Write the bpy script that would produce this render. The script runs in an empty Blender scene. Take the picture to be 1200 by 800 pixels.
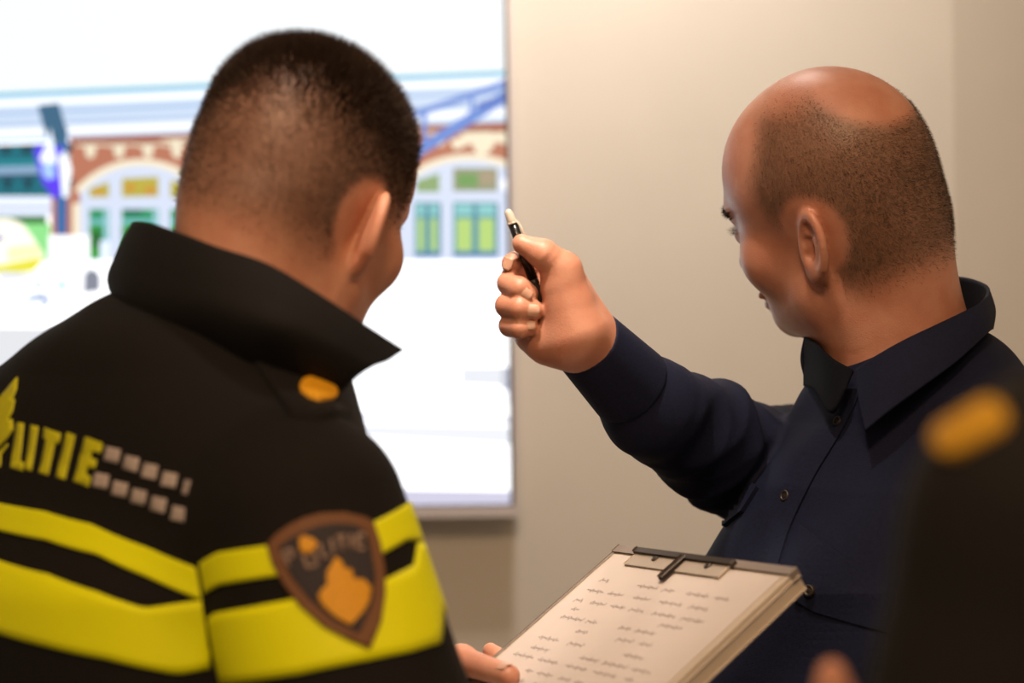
import bpy, bmesh, math, random
import numpy as np
from mathutils import Matrix, Vector

# ------------------------------------------------------------------ scene, camera, light
scene = bpy.context.scene
COL = scene.collection
F = 2333.3                      # focal length in pixels of the 1200 x 800 frame (70 mm on 36 mm)
CAM = np.array([0.0, 0.0, 1.55])
ROLL = 0.0133
cr, sr = math.cos(ROLL), math.sin(ROLL)
camd = bpy.data.cameras.new('camera')
camd.lens = 70.0; camd.sensor_width = 36.0; camd.clip_start = 0.05
camd.dof.use_dof = True; camd.dof.focus_distance = 1.73; camd.dof.aperture_fstop = 3.0
cam = bpy.data.objects.new('camera', camd); COL.objects.link(cam)
cam.matrix_world = Matrix(((cr, sr, 0, CAM[0]), (0, 0, -1, CAM[1]), (-sr, cr, 0, CAM[2]), (0, 0, 0, 1)))
scene.camera = cam
scene.view_settings.view_transform = 'Standard'
scene.view_settings.look = 'None'
scene.view_settings.gamma = 1.0
scene.view_settings.exposure = 0.0
scene.view_settings.use_curve_mapping = False

world = bpy.data.worlds.new('room_ambient'); scene.world = world; world.use_nodes = True
bg = world.node_tree.nodes['Background']
bg.inputs[0].default_value = (1.0, 0.70, 0.46, 1); bg.inputs[1].default_value = 0.35

def area(name, loc, target, size, power, color, spread=None, shape='DISK'):
    d = bpy.data.lights.new(name, 'AREA'); d.shape = shape; d.size = size; d.energy = power; d.color = color
    if spread is not None: d.spread = spread
    o = bpy.data.objects.new(name, d); COL.objects.link(o); o.location = loc
    o.rotation_euler = (Vector(target) - Vector(loc)).to_track_quat('-Z', 'Y').to_euler()
    return o
WARM = (1.0, 0.89, 0.79)
area('wall_downlight', (0.09, 2.32, 2.68), (0.02, 2.95, 1.50), 0.16, 9.0, WARM, 2.75)
area('room_downlight_near', (0.95, 0.65, 2.68), (0.55, 1.5, 1.2), 0.35, 5.0, (1.0, 0.66, 0.38))
area('room_downlight_middle', (-0.05, 0.15, 2.68), (-0.1, 1.4, 1.2), 0.35, 22.0, (1.0, 0.67, 0.39))
area('hand_fill_light', (-0.02, 1.20, 2.68), (-0.03, 1.66, 1.6), 0.12, 1.15, (1.0, 0.84, 0.70), 0.62)  # added fill light, narrow beam to brighten the pointing hand; not a room fixture

WALL_Y = 2.9

# ------------------------------------------------------------------ pixel <-> world measuring
def Wd(px, py, d):
    dx, dy = px - 600.0, py - 400.0
    sx, sy = dx * cr - dy * sr, dx * sr + dy * cr
    return np.array([sx / F * d, d, CAM[2] - sy / F * d])
def ray(pxy):
    pxy = np.asarray(pxy, float)
    dx, dy = pxy[:, 0] - 600.0, pxy[:, 1] - 400.0
    sx, sy = dx * cr - dy * sr, dx * sr + dy * cr
    v = np.stack([sx / F, np.ones(len(sx)), -sy / F], 1)
    return v / np.linalg.norm(v, axis=1)[:, None]
def V(*a): return np.array(a, float)
def unit(v): v = np.asarray(v, float); return v / np.linalg.norm(v)

# ------------------------------------------------------------------ materials
def mat(name, color, rough=0.6, metal=0.0, noise=0.0, scale=30.0, bump=0.0, bscale=200.0, color2=None, sheen=0.0, sss=0.0, emit=None, estr=1.0, spec=0.5, attr=None, attr_color=None, alpha=1.0):
    m = bpy.data.materials.new(name); m.use_nodes = True
    nt = m.node_tree; b = nt.nodes['Principled BSDF']
    b.inputs['Base Color'].default_value = (*color, 1); b.inputs['Roughness'].default_value = rough
    b.inputs['Metallic'].default_value = metal; b.inputs['Specular IOR Level'].default_value = spec
    src = None
    tc = nt.nodes.new('ShaderNodeTexCoord')
    if noise > 0 or color2:
        n = nt.nodes.new('ShaderNodeTexNoise'); n.inputs['Scale'].default_value = scale; n.inputs['Detail'].default_value = 4
        nt.links.new(tc.outputs['Object'], n.inputs['Vector'])
        r = nt.nodes.new('ShaderNodeValToRGB')
        c2 = color2 or tuple(c * (1 - noise) for c in color)
        r.color_ramp.elements[0].position = 0.35; r.color_ramp.elements[1].position = 0.65
        r.color_ramp.elements[0].color = (*c2, 1); r.color_ramp.elements[1].color = (*color, 1)
        nt.links.new(n.outputs['Fac'], r.inputs['Fac']); src = r.outputs['Color']
    if attr:
        a = nt.nodes.new('ShaderNodeAttribute'); a.attribute_name = attr
        mx = nt.nodes.new('ShaderNodeMix'); mx.data_type = 'RGBA'
        nt.links.new(a.outputs['Fac'], mx.inputs['Factor'])
        if src: nt.links.new(src, mx.inputs['A'])
        else: mx.inputs['A'].default_value = (*color, 1)
        mx.inputs['B'].default_value = (*attr_color, 1); src = mx.outputs['Result']
    if src: nt.links.new(src, b.inputs['Base Color'])
    if bump > 0:
        n2 = nt.nodes.new('ShaderNodeTexNoise'); n2.inputs['Scale'].default_value = bscale; n2.inputs['Detail'].default_value = 3
        nt.links.new(tc.outputs['Object'], n2.inputs['Vector'])
        bp = nt.nodes.new('ShaderNodeBump'); bp.inputs['Strength'].default_value = bump; bp.inputs['Distance'].default_value = 0.002
        nt.links.new(n2.outputs['Fac'], bp.inputs['Height']); nt.links.new(bp.outputs['Normal'], b.inputs['Normal'])
    if sheen: b.inputs['Sheen Weight'].default_value = sheen
    if sss:
        b.inputs['Subsurface Weight'].default_value = sss; b.inputs['Subsurface Scale'].default_value = 0.006
        b.inputs['Subsurface Radius'].default_value = (1.0, 0.35, 0.2)
    if emit:
        b.inputs['Emission Color'].default_value = (*emit, 1); b.inputs['Emission Strength'].default_value = estr
    return m

M = {}
M['wall'] = mat('wall_paint', (0.76, 0.725, 0.66), 0.9, noise=0.03, scale=6, bump=0.05, bscale=500, spec=0.2)
M['floor'] = mat('grey_carpet', (0.10, 0.095, 0.09), 0.95, noise=0.4, scale=300, bump=0.3, bscale=900)
M['ceiling'] = mat('ceiling_paint', (0.75, 0.73, 0.70), 0.9, noise=0.03, scale=8)
M['white_trim'] = mat('painted_trim', (0.7, 0.68, 0.64), 0.5, noise=0.03)
M['skin'] = mat('skin_with_stubble', (0.58, 0.275, 0.170), 0.48, color2=(0.51, 0.215, 0.130), scale=45, bump=0.18, bscale=700, sss=0.2, attr='stubble', attr_color=(0.115, 0.062, 0.040))
M['skin_b'] = mat('skin_with_grey_stubble', (0.58, 0.270, 0.175), 0.42, color2=(0.51, 0.210, 0.130), scale=40, bump=0.18, bscale=700, sss=0.12, attr='stubble', attr_color=(0.20, 0.105, 0.062))
M['nail'] = mat('fingernail', (0.56, 0.31, 0.21), 0.35, noise=0.05)
M['hair'] = mat('dark_brown_hair', (0.056, 0.033, 0.022), 0.75, noise=0.4, scale=60, spec=0.2)
M['hair_b'] = mat('cropped_brown_grey_hair', (0.075, 0.042, 0.026), 0.55, color2=(0.16, 0.11, 0.08), scale=120)
M['lash'] = mat('dark_brow_hair', (0.02, 0.013, 0.01), 0.6, noise=0.3)
M['eye'] = mat('eye_white', (0.7, 0.66, 0.62), 0.15, noise=0.02)
M['black_cloth'] = mat('black_uniform_cloth', (0.0082, 0.0065, 0.0058), 0.85, noise=0.3, scale=400, bump=0.25, bscale=900, spec=0.25)
M['black_cloth2'] = mat('black_collar_cloth', (0.0076, 0.0062, 0.0058), 0.8, noise=0.3, scale=400, bump=0.25, bscale=900, spec=0.25)
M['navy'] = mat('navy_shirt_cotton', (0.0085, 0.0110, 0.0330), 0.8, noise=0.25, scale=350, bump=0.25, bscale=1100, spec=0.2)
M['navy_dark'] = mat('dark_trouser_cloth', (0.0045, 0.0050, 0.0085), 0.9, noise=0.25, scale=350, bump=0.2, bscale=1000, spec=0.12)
M['yellow'] = mat('fluorescent_yellow_tape', (0.88, 0.90, 0.0), 0.55, noise=0.06, scale=900, spec=0.3)
M['yellow_print'] = mat('yellow_print', (0.62, 0.60, 0.0), 0.6, noise=0.08, scale=300)
M['silver'] = mat('silver_reflective_print', (0.48, 0.40, 0.37), 0.5, noise=0.1, scale=300)
M['badge_rim'] = mat('copper_badge_border', (0.19, 0.077, 0.028), 0.7, noise=0.15, scale=600)
M['badge_field'] = mat('badge_dark_field', (0.030, 0.022, 0.027), 0.75, noise=0.15, scale=600)
M['gold_bar'] = mat('golden_bar', (0.52, 0.27, 0.004), 0.6, noise=0.15, scale=500)
M['badge_gold'] = mat('golden_thread', (0.78, 0.36, 0.006), 0.6, noise=0.15, scale=500)
M['badge_letter'] = mat('pale_thread', (0.33, 0.22, 0.17), 0.7, noise=0.15, scale=600)
M['shoe'] = mat('black_shoe_leather', (0.012, 0.011, 0.010), 0.35, noise=0.2)
M['button'] = mat('dark_snap_metal', (0.045, 0.034, 0.026), 0.45, 0.5, noise=0.1)
M['button_dark'] = mat('navy_snap_inside', (0.012, 0.012, 0.018), 0.4, noise=0.1)
M['board'] = mat('clipboard_beige_plastic', (0.56, 0.47, 0.38), 0.5, noise=0.05)
M['board_dark'] = mat('clipboard_grey_rim', (0.24, 0.195, 0.165), 0.45, noise=0.1)
M['board_line'] = mat('clipboard_brown_seam', (0.24, 0.15, 0.085), 0.6, noise=0.1)
M['paper'] = mat('notepaper', (0.58, 0.50, 0.45), 0.85, noise=0.04, scale=20)
M['ink'] = mat('faint_ink', (0.24, 0.19, 0.17), 0.9, noise=0.1)
M['clip'] = mat('clip_steel', (0.50, 0.42, 0.34), 0.45, 0.3, noise=0.1)
M['clip_dark'] = mat('clip_dark_steel', (0.075, 0.058, 0.046), 0.4, 0.5, noise=0.1)
M['pen_black'] = mat('pen_black_plastic', (0.008, 0.008, 0.009), 0.25, noise=0.1)
M['pen_grey'] = mat('pen_dark_grip', (0.045, 0.040, 0.038), 0.35, noise=0.3, scale=600)
M['pen_clear'] = mat('pen_milky_cap', (0.62, 0.55, 0.46), 0.25, noise=0.08)
M['tv_frame'] = mat('tv_white_frame', (0.72, 0.68, 0.70), 0.3, noise=0.02)
M['tv_black'] = mat('tv_black_border', (0.015, 0.014, 0.016), 0.3, noise=0.05)
M['bezel_blue'] = mat('tv_border_glow', (0.02, 0.02, 0.03), 0.3, noise=0.05)

# ------------------------------------------------------------------ object helpers
def link(name, me, m=None, parent=None, loc=(0, 0, 0)):
    o = bpy.data.objects.new(name, me); COL.objects.link(o)
    o.location = loc
    if m is not None:
        for mm in (m if isinstance(m, (list, tuple)) else [m]): me.materials.append(mm)
    if parent is not None: o.parent = parent
    return o
def tag(o, label=None, cat=None, group=None, kind=None):
    if label: o['label'] = label
    if cat: o['category'] = cat
    if group: o['group'] = group
    if kind: o['kind'] = kind
    return o
def empty(name, loc, label, cat):
    o = bpy.data.objects.new(name, None); COL.objects.link(o); o.location = loc
    o.empty_display_size = 0.1
    return tag(o, label, cat)
def mesh_np(name, v, f, smooth=True):
    me = bpy.data.meshes.new(name)
    v = np.asarray(v, np.float32); f = np.asarray(f, np.int32)
    k = f.shape[1]
    me.vertices.add(len(v)); me.vertices.foreach_set('co', v.ravel())
    me.loops.add(f.size); me.loops.foreach_set('vertex_index', f.ravel())
    me.polygons.add(len(f)); me.polygons.foreach_set('loop_start', np.arange(0, f.size, k, dtype=np.int32))
    me.polygons.foreach_set('use_smooth', np.full(len(f), smooth))
    me.update(calc_edges=True); me.validate()
    return me
def from_bm(name, bm, smooth=False):
    me = bpy.data.meshes.new(name); bm.normal_update(); bm.to_mesh(me); bm.free()
    if smooth: me.polygons.foreach_set('use_smooth', np.full(len(me.polygons), True))
    return me

# ------------------------------------------------------------------ signed distance toolkit
def smin(a, b, k):
    h = np.clip(0.5 + 0.5 * (b - a) / k, 0, 1)
    return b + (a - b) * h - k * h * (1 - h)
def smax(a, b, k): return -smin(-a, -b, k)
def sph(p, c, r): return np.sqrt(((p - c) ** 2).sum(1)) - r
def ell(p, c, r):
    q = p - np.asarray(c); r = np.asarray(r, float)
    k0 = np.sqrt(((q / r) ** 2).sum(1)); k1 = np.sqrt(((q / r ** 2) ** 2).sum(1)) + 1e-9
    return k0 * (k0 - 1) / k1
def cone(p, a, b, ra, rb):
    a = np.asarray(a, float); ba = np.asarray(b, float) - a
    q = p - a; h = np.clip((q @ ba) / (ba @ ba), 0, 1)
    return np.sqrt(((q - h[:, None] * ba) ** 2).sum(1)) - (ra + (rb - ra) * h)
def chain(p, pts, rs, k):
    d = None
    for i in range(len(pts) - 1):
        e = cone(p, pts[i], pts[i + 1], rs[i], rs[i + 1])
        d = e if d is None else smin(d, e, k)
    return d
def near(p, c, r, fn, pad=0.03):
    """evaluate fn only within a ball; a lower bound elsewhere"""
    dist = np.sqrt(((p - c) ** 2).sum(1))
    out = (dist - r).astype(float) + pad * 0.5
    k = dist < r + pad
    if k.any(): out[k] = fn(p[k])
    return out
def frame(origin, R):
    """R rows = local axes in world"""
    R = np.asarray(R, float)
    return lambda p: (p - origin) @ R.T

def grad(f, p, e=4e-4):
    g = np.empty_like(p)
    for i in range(3):
        d = np.zeros(3); d[i] = e
        g[:, i] = f(p + d) - f(p - d)
    return g / (np.linalg.norm(g, axis=1)[:, None] + 1e-12)

def polygonize(f, lo, hi, h, refine=1):
    lo = np.asarray(lo, float); hi = np.asarray(hi, float); B = 8
    nb = np.ceil((hi - lo) / (h * B)).astype(int)
    g = np.stack(np.meshgrid(*[np.arange(n) for n in nb], indexing='ij'), -1).reshape(-1, 3)
    fc = f(lo + (g + 0.5) * B * h)
    g = g[np.abs(fc) < B * h * 0.866 * 1.5 + 2 * h]
    N = nb * B + 2
    key = lambda a: (a[..., 0].astype(np.int64) * N[1] + a[..., 1]) * N[2] + a[..., 2]
    l9 = np.stack(np.meshgrid(*[np.arange(B + 1)] * 3, indexing='ij'), -1).reshape(-1, 3)
    l8 = np.stack(np.meshgrid(*[np.arange(B)] * 3, indexing='ij'), -1).reshape(-1, 3)
    P = (g[:, None, :] * B + l9[None]).reshape(-1, 3)
    pk, ui = np.unique(key(P), return_index=True); P = P[ui]
    val = np.empty(len(P))
    for s in range(0, len(P), 400000): val[s:s + 400000] = f(lo + P[s:s + 400000] * h)
    C = (g[:, None, :] * B + l8[None]).reshape(-1, 3)
    ck = key(C); o = np.argsort(ck); ck = ck[o]; C = C[o]
    off = np.array([[i, j, k] for i in (0, 1) for j in (0, 1) for k in (0, 1)])
    idx = np.stack([np.searchsorted(pk, ck + (a[0] * N[1] + a[1]) * N[2] + a[2]) for a in off], 1)
    cv = val[idx]
    act = (cv.min(1) < 0) & (cv.max(1) >= 0)
    C = C[act]; ck = ck[act]; cv = cv[act]
    acc = np.zeros((len(C), 3)); cnt = np.zeros(len(C))
    for i in range(8):
        for j in range(i + 1, 8):
            if np.abs(off[i] - off[j]).sum() != 1: continue
            a, b = cv[:, i], cv[:, j]; k = (a < 0) != (b < 0)
            t = np.where(k, a / np.where(k, a - b, 1), 0)
            acc += np.where(k[:, None], off[i] + t[:, None] * (off[j] - off[i]), 0); cnt += k
    v = lo + (C + acc / cnt[:, None]) * h
    quads = []
    for ax in range(3):
        st = [N[1] * N[2], N[2], 1][ax]
        s1, s2 = [[N[2], 1], [1, N[1] * N[2]], [N[1] * N[2], N[2]]][ax]
        j = np.searchsorted(pk, pk + st); j = np.minimum(j, len(pk) - 1)
        ok = pk[j] == pk + st
        a, b = val, val[j]
        k = ok & ((a < 0) != (b < 0)); kk = pk[k]; flip = a[k] >= 0
        ids = []; good = np.ones(len(kk), bool)
        for d in (0, s1, s1 + s2, s2):
            q = np.searchsorted(ck, kk - d); q = np.minimum(q, len(ck) - 1)
            good &= ck[q] == kk - d; ids.append(q)
        q = np.stack(ids, 1); q[flip] = q[flip][:, ::-1]
        quads.append(q[good])
    q = np.concatenate(quads)
    for _ in range(refine):
        for s in range(0, len(v), 300000):
            w = v[s:s + 300000]; d = f(w); gr = grad(f, w)
            v[s:s + 300000] = w - np.clip(d, -h, h)[:, None] * gr * 0.9
    return v, q

def trace(f, o, d, tmax=4.0, n=90, t0=0.0, step=0.75):
    t = np.full(len(d), t0)
    for _ in range(n):
        v = f(o + d * t[:, None]); t = t + v * step
        t = np.minimum(t, tmax)
    p = o + d * t[:, None]
    return p, np.abs(f(p)) < 1.5e-3

def px_hit(f, pxy, dmin=0.45):
    r = ray(pxy)
    return trace(f, CAM[None], r, 4.0, 140, dmin)

def fill_poly(loops, cell):
    """list of 2D polygons -> triangulated, cut every `cell` in x and y"""
    bm = bmesh.new()
    for lp in loops:
        vs = [bm.verts.new((x, y, 0)) for x, y in lp]
        f = bm.faces.new(vs)
        if f.normal.z < 0 or True: f.normal_update()
    bmesh.ops.triangulate(bm, faces=bm.faces[:], ngon_method='EAR_CLIP')
    xs = [v.co.x for v in bm.verts]; ys = [v.co.y for v in bm.verts]
    for lo_, hi_, n in ((min(xs), max(xs), (1, 0, 0)), (min(ys), max(ys), (0, 1, 0))):
        a = math.floor(lo_ / cell) * cell + cell
        while a < hi_:
            bmesh.ops.bisect_plane(bm, geom=bm.verts[:] + bm.edges[:] + bm.faces[:], plane_co=(n[0] * a, n[1] * a, 0), plane_no=n)
            a += cell
    bmesh.ops.remove_doubles(bm, verts=bm.verts[:], dist=cell * 1e-3)
    return bm

def stick(name, f, loops, mt, parent, off=0.0012, depth=0.003, cell=8.0, origin=V(0, 0, 0), soft=True):
    """a thin sewn-on or printed piece lying on the cloth surface f, its outline measured on the photo"""
    bm = fill_poly(loops, cell)
    bm.verts.ensure_lookup_table()
    pts = np.array([v.co[:2] for v in bm.verts])
    hit, ok = px_hit(f, pts)
    bad = np.where(~ok)[0]
    nrm = grad(f, hit, 3e-3)
    base = hit - nrm * (depth - off); top = hit + nrm * off
    for v, t in zip(bm.verts, top): v.co = t - origin
    if len(bad):
        bmesh.ops.delete(bm, geom=[bm.verts[i] for i in bad], context='VERTS')
    bm.verts.ensure_lookup_table(); bm.normal_update()
    # side walls into the cloth
    c = np.mean([ff.calc_center_median() for ff in bm.faces], 0)
    s = sum((ff.normal.dot(Vector(CAM - origin) - ff.calc_center_median())) for ff in bm.faces)
    if s < 0: bmesh.ops.reverse_faces(bm, faces=bm.faces[:])
    bm.normal_update()
    vn = {v: v.normal.copy() for v in bm.verts}
    edges = [e for e in bm.edges if len(e.link_faces) == 1]
    low = {}
    for e in edges:
        for v in e.verts:
            if v not in low: low[v] = bm.verts.new(v.co - vn[v] * depth)
    for e in edges:
        l = e.link_loops[0]; a, b = l.vert, l.link_loop_next.vert
        bm.faces.new((b, a, low[a], low[b]))
    return link(name, from_bm(name, bm, soft), mt, parent)

def spline(pts, n):
    P = np.asarray(pts, float); m = len(P)
    t = np.linspace(0, m - 1, n); i = np.minimum(t.astype(int), m - 2); u = (t - i)[:, None]
    g = lambda k: P[np.clip(k, 0, m - 1)]
    p0, p1, p2, p3 = g(i - 1), g(i), g(i + 1), g(i + 2)
    return 0.5 * (2 * p1 + (p2 - p0) * u + (2 * p0 - 5 * p1 + 4 * p2 - p3) * u ** 2 + (3 * p1 - p0 - 3 * p2 + p3) * u ** 3)

def loft(name, rows, thick, mt, parent, n=60, m=14, origin=V(0, 0, 0), closed=False):
    """cloth strip: rows of 3D control points, given real thickness"""
    R = np.stack([spline(r, n) for r in rows], 0)
    G = np.stack([spline(R[:, j], m) for j in range(n)], 1)          # m x n x 3
    du = np.gradient(G, axis=1); dv = np.gradient(G, axis=0)
    N = np.cross(du, dv); N /= np.linalg.norm(N, axis=2)[..., None] + 1e-12
    A = (G + N * thick / 2).reshape(-1, 3); Bq = (G - N * thick / 2).reshape(-1, 3)
    v = np.concatenate([A, Bq]) - origin; S = m * n; q = []
    for i in range(m - 1):
        for j in range(n - 1):
            a, b, c, d = i * n + j, i * n + j + 1, (i + 1) * n + j + 1, (i + 1) * n + j
            q += [(a, b, c, d), (S + d, S + c, S + b, S + a)]
    per = [(0, j) for j in range(n)] + [(i, n - 1) for i in range(1, m)] + [(m - 1, j) for j in range(n - 2, -1, -1)] + [(i, 0) for i in range(m - 2, 0, -1)]
    per = [i * n + j for i, j in per]
    for k in range(len(per)):
        a, b = per[k], per[(k + 1) % len(per)]
        q.append((b, a, S + a, S + b))
    return link(name, mesh_np(name, v, q), mt, parent)

# ------------------------------------------------------------------ human heads
def head_sdf(p, ear_z=-0.012, ear_y=-0.010, ear_s=1.0, ear_t=-0.16, ch=0.0, flare=0.42):
    """head local: face +y, right +x, up +z"""
    ax = np.abs(p[:, 0]); s = np.stack([ax, p[:, 1], p[:, 2]], 1)
    d = ell(p, (0, -0.012, 0.033), (0.077, 0.099, 0.085))
    d = smin(d, ell(p, (0, 0.034, 0.030), (0.066, 0.061, 0.064)), 0.02)
    d = smin(d, ell(p, (0, -0.050, -0.012), (0.064, 0.052, 0.062)), 0.03)
    d = smin(d, ell(p, (0, 0.036, -0.045 + ch * .4), (0.060, 0.055, 0.068)), 0.025)
    d = smin(d, cone(s, (0.050, 0.008, -0.062), (0.010, 0.078 - ch * .8, -0.100 + ch), 0.020, 0.019), 0.025)
    d = smin(d, sph(s, (0.046, 0.052, -0.028), 0.026), 0.02)
    d = smin(d, cone(s, (0.0, 0.086, 0.016), (0.036, 0.078, 0.018), 0.013, 0.011), 0.014)
    d = smax(d, -sph(s, (0.031, 0.107, -0.004), 0.019), 0.014)
    d = smin(d, sph(s, (0.031, 0.0795, -0.005), 0.0128), 0.004)
    nose = cone(p, (0, 0.090, 0.004), (0, 0.111, -0.040), 0.0075, 0.0105)
    nose = smin(nose, sph(s, (0.012, 0.098, -0.044), 0.0085), 0.008)
    d = smin(d, nose, 0.009)
    d = smin(d, ell(s, (0.0, 0.0935, -0.068), (0.023, 0.0095, 0.0060)), 0.006)
    d = smin(d, ell(s, (0.0, 0.0915, -0.078), (0.020, 0.0095, 0.0065)), 0.006)
    d = smax(d, -cone(s, (0, 0.104, -0.0730), (0.022, 0.094, -0.0730), 0.0018, 0.0010), 0.003)
    d = smin(d, sph(p, (0, 0.082 - ch * .8, -0.104 + ch), 0.017), 0.016)
    if True:
        def ear(q):
            u = unit(V(0.0, ear_t, 1.0)); nn = unit(V(1.0, flare, 0.05)); nn = unit(nn - u * (nn @ u)); vv = np.cross(nn, u)   # vv points backwards
            if vv[1] > 0: vv = -vv
            l = (q - V(0.0750, ear_y, ear_z)) / ear_s
            a, b, c = l @ vv, l @ u, l @ nn
            L = np.stack([a, b, c], 1)
            e = ell(L, (0.004, 0.002, 0.002), (0.0195, 0.031, 0.0055))
            qq = np.sqrt(((a - 0.004) / 0.0195) ** 2 + ((b - 0.002) / 0.031) ** 2)
            ring = np.sqrt(((qq - 0.93) * 0.0205) ** 2 + (c - 0.005) ** 2) - np.where(b > -0.022, 0.0043, 0.0032)
            e = smin(e, ring, 0.003)
            e = smax(e, -ell(L, (-0.001, -0.003, 0.007), (0.0098, 0.0140, 0.0105)), 0.003)
            e = smax(e, -ell(L, (0.003, 0.017, 0.006), (0.007, 0.007, 0.004)), 0.003)
            e = smin(e, ell(L, (-0.002, -0.027, 0.003), (0.0085, 0.0085, 0.0045)), 0.005)
            e = smin(e, ell(L, (-0.011, -0.003, 0.004), (0.004, 0.006, 0.004)), 0.003)
            return e * ear_s
        d = smin(d, near(s, V(0.078, ear_y, ear_z), 0.036, ear, 0.06), 0.005)
    return d

def euler_rows(yaw, pitch, roll):
    """rows: right, forward, up of a head; yaw turns forward (0 = +Y, positive to +X), pitch down positive, roll tilts top to its right"""
    f = V(math.sin(yaw), math.cos(yaw), 0); r = V(math.cos(yaw), -math.sin(yaw), 0); u = V(0, 0, 1)
    cp, sp = math.cos(pitch), math.sin(pitch)
    f2 = f * cp - u * sp; u2 = u * cp + f * sp
    c2, s2 = math.cos(roll), math.sin(roll)
    r3 = r * c2 - u2 * s2; u3 = u2 * c2 + r * s2
    return np.stack([r3, f2, u3])

def strands(name, verts, quads, dens, length, lean, mt, parent, count, origin, f, seed=3, width=0.0005, jitter=0.35):
    """short cropped hair: one tapering blade per hair, rooted in the scalp"""
    rng = np.random.default_rng(seed)
    tri = np.concatenate([quads[:, [0, 1, 2]], quads[:, [0, 2, 3]]])
    a, b, c = verts[tri[:, 0]], verts[tri[:, 1]], verts[tri[:, 2]]
    ar = np.linalg.norm(np.cross(b - a, c - a), axis=1); w = ar * np.clip(dens((a + b + c) / 3), 0, None)
    pick = rng.choice(len(tri), count, p=w / w.sum())
    r1, r2 = np.sqrt(rng.random(count)), rng.random(count)
    P = a[pick] * (1 - r1)[:, None] + b[pick] * (r1 * (1 - r2))[:, None] + c[pick] * (r1 * r2)[:, None]
    n = grad(f, P, 2e-3)
    D = n + lean(P) + rng.normal(0, jitter, (count, 3)); D /= np.linalg.norm(D, axis=1)[:, None]
    L = length(P) * rng.uniform(0.6, 1.2, count)
    side = np.cross(D, rng.normal(0, 1, (count, 3))); side /= np.linalg.norm(side, axis=1)[:, None]
    v = np.empty((count, 3, 3)); root = P - n * 0.0006
    v[:, 0] = root - side * width / 2; v[:, 1] = root + side * width / 2; v[:, 2] = root + D * L[:, None]
    me = mesh_np(name, v.reshape(-1, 3) - origin, np.arange(count * 3).reshape(-1, 3), False)
    return link(name, me, mt, parent)

def sstep(x, a, b):
    t = np.clip((x - a) / (b - a), 0, 1); return t * t * (3 - 2 * t)

def wave(p, sc, seed):
    """cheap smooth 3D noise -1..1"""
    rng = np.random.default_rng(seed); o = np.zeros(len(p))
    for i in range(5):
        k = rng.normal(0, 1, 3); k *= sc * rng.uniform(0.6, 1.4) / np.linalg.norm(k)
        o += np.sin(p @ k + rng.uniform(0, 6.28))
    return o / 3.0

def body_mesh(name, f, lo, hi, h, mt, loc, stub, label):
    v, q = polygonize(f, lo, hi, h)
    me = mesh_np(name, v - loc, q)
    a = me.attributes.new('stubble', 'FLOAT', 'POINT'); a.data.foreach_set('value', stub(v).astype(np.float32))
    o = link(name, me, mt, None, loc); tag(o, label, 'person')
    return o, v, q

def legs(parent, c, yaw, origin, waist=0.98, mtr=None, spread=0.10):
    """trousers and shoes, standing on the floor"""
    f = V(math.sin(yaw), math.cos(yaw), 0); r = V(math.cos(yaw), -math.sin(yaw), 0)
    base = V(c[0], c[1], 0.0)
    def tf(p):
        d = cone(p, base + r * 0.07 + V(0, 0, waist), base - r * 0.07 + V(0, 0, waist), 0.115, 0.115)
        for s in (-1, 1):
            hip = base + r * s * 0.085 + V(0, 0, waist - 0.10); kn = base + r * s * spread + f * 0.02 + V(0, 0, 0.50); an = base + r * s * spread + V(0, 0, 0.10)
            d = smin(d, chain(p, [hip, kn, an], [0.10, 0.072, 0.062], 0.03), 0.04)
        return smax(d, 0.055 - p[:, 2], 0.01)
    v, q = polygonize(tf, base + V(-.32, -.32, 0.0), base + V(.32, .32, waist + .16), 0.010, 0)
    link('trousers', mesh_np('trousers', v - origin, q), mtr or M['navy_dark'], parent)
    for s in (-1, 1):
        def sf(p):
            a = base + r * s * spread
            d = cone(p, a - f * 0.05 + V(0, 0, 0.045), a + f * 0.16 + V(0, 0, 0.034), 0.044, 0.034)
            d = smin(d, cone(p, a - f * 0.02 + V(0, 0, 0.05), a - f * 0.02 + V(0, 0, 0.11), 0.045, 0.045), 0.02)
            return smax(d, -p[:, 2], 0.006)
        a = base + r * s * spread
        v, q = polygonize(sf, a + V(-.25, -.25, -.02), a + V(.25, .25, .18), 0.007, 0)
        v[:, 2] = np.maximum(v[:, 2], 0.0005)
        link('shoe', mesh_np('shoe', v - origin, q), M['shoe'], parent)

# ------------------------------------------------------------------ the room
def box(name, lo, hi, m, parent=None, bev=0.0, kind=None, rot=None):
    bm = bmesh.new(); bmesh.ops.create_cube(bm, size=1)
    for v in bm.verts: v.co = Vector([lo[i] + (v.co[i] + 0.5) * (hi[i] - lo[i]) for i in range(3)])
    if bev: bmesh.ops.bevel(bm, geom=bm.edges[:], offset=bev, segments=3, affect='EDGES', profile=0.5)
    o = link(name, from_bm(name, bm), m, parent)
    if kind: o['kind'] = kind
    return o
CX, CEIL = 0.648, 2.72
box('wall_back', (-2.6, WALL_Y, 0), (CX, WALL_Y + 0.12, CEIL), M['wall'], kind='structure')
ang = math.radians(-15); dv = V(math.cos(ang), -math.sin(ang), 0); nv = V(math.sin(ang), math.cos(ang), 0)
def prism(name, xy, z0, z1, m):
    bm = bmesh.new()
    lo = [bm.verts.new((x, y, z0)) for x, y in xy]; hi = [bm.verts.new((x, y, z1)) for x, y in xy]
    n = len(xy); bm.faces.new(lo[::-1]); bm.faces.new(hi)
    for i in range(n): bm.faces.new((lo[i], lo[(i + 1) % n], hi[(i + 1) % n], hi[i]))
    bmesh.ops.recalc_face_normals(bm, faces=bm.faces[:])
    o = link(name, from_bm(name, bm), m); o['kind'] = 'structure'; return o
c0 = V(CX, WALL_Y, 0); c1 = c0 + dv * 1.8
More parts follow.
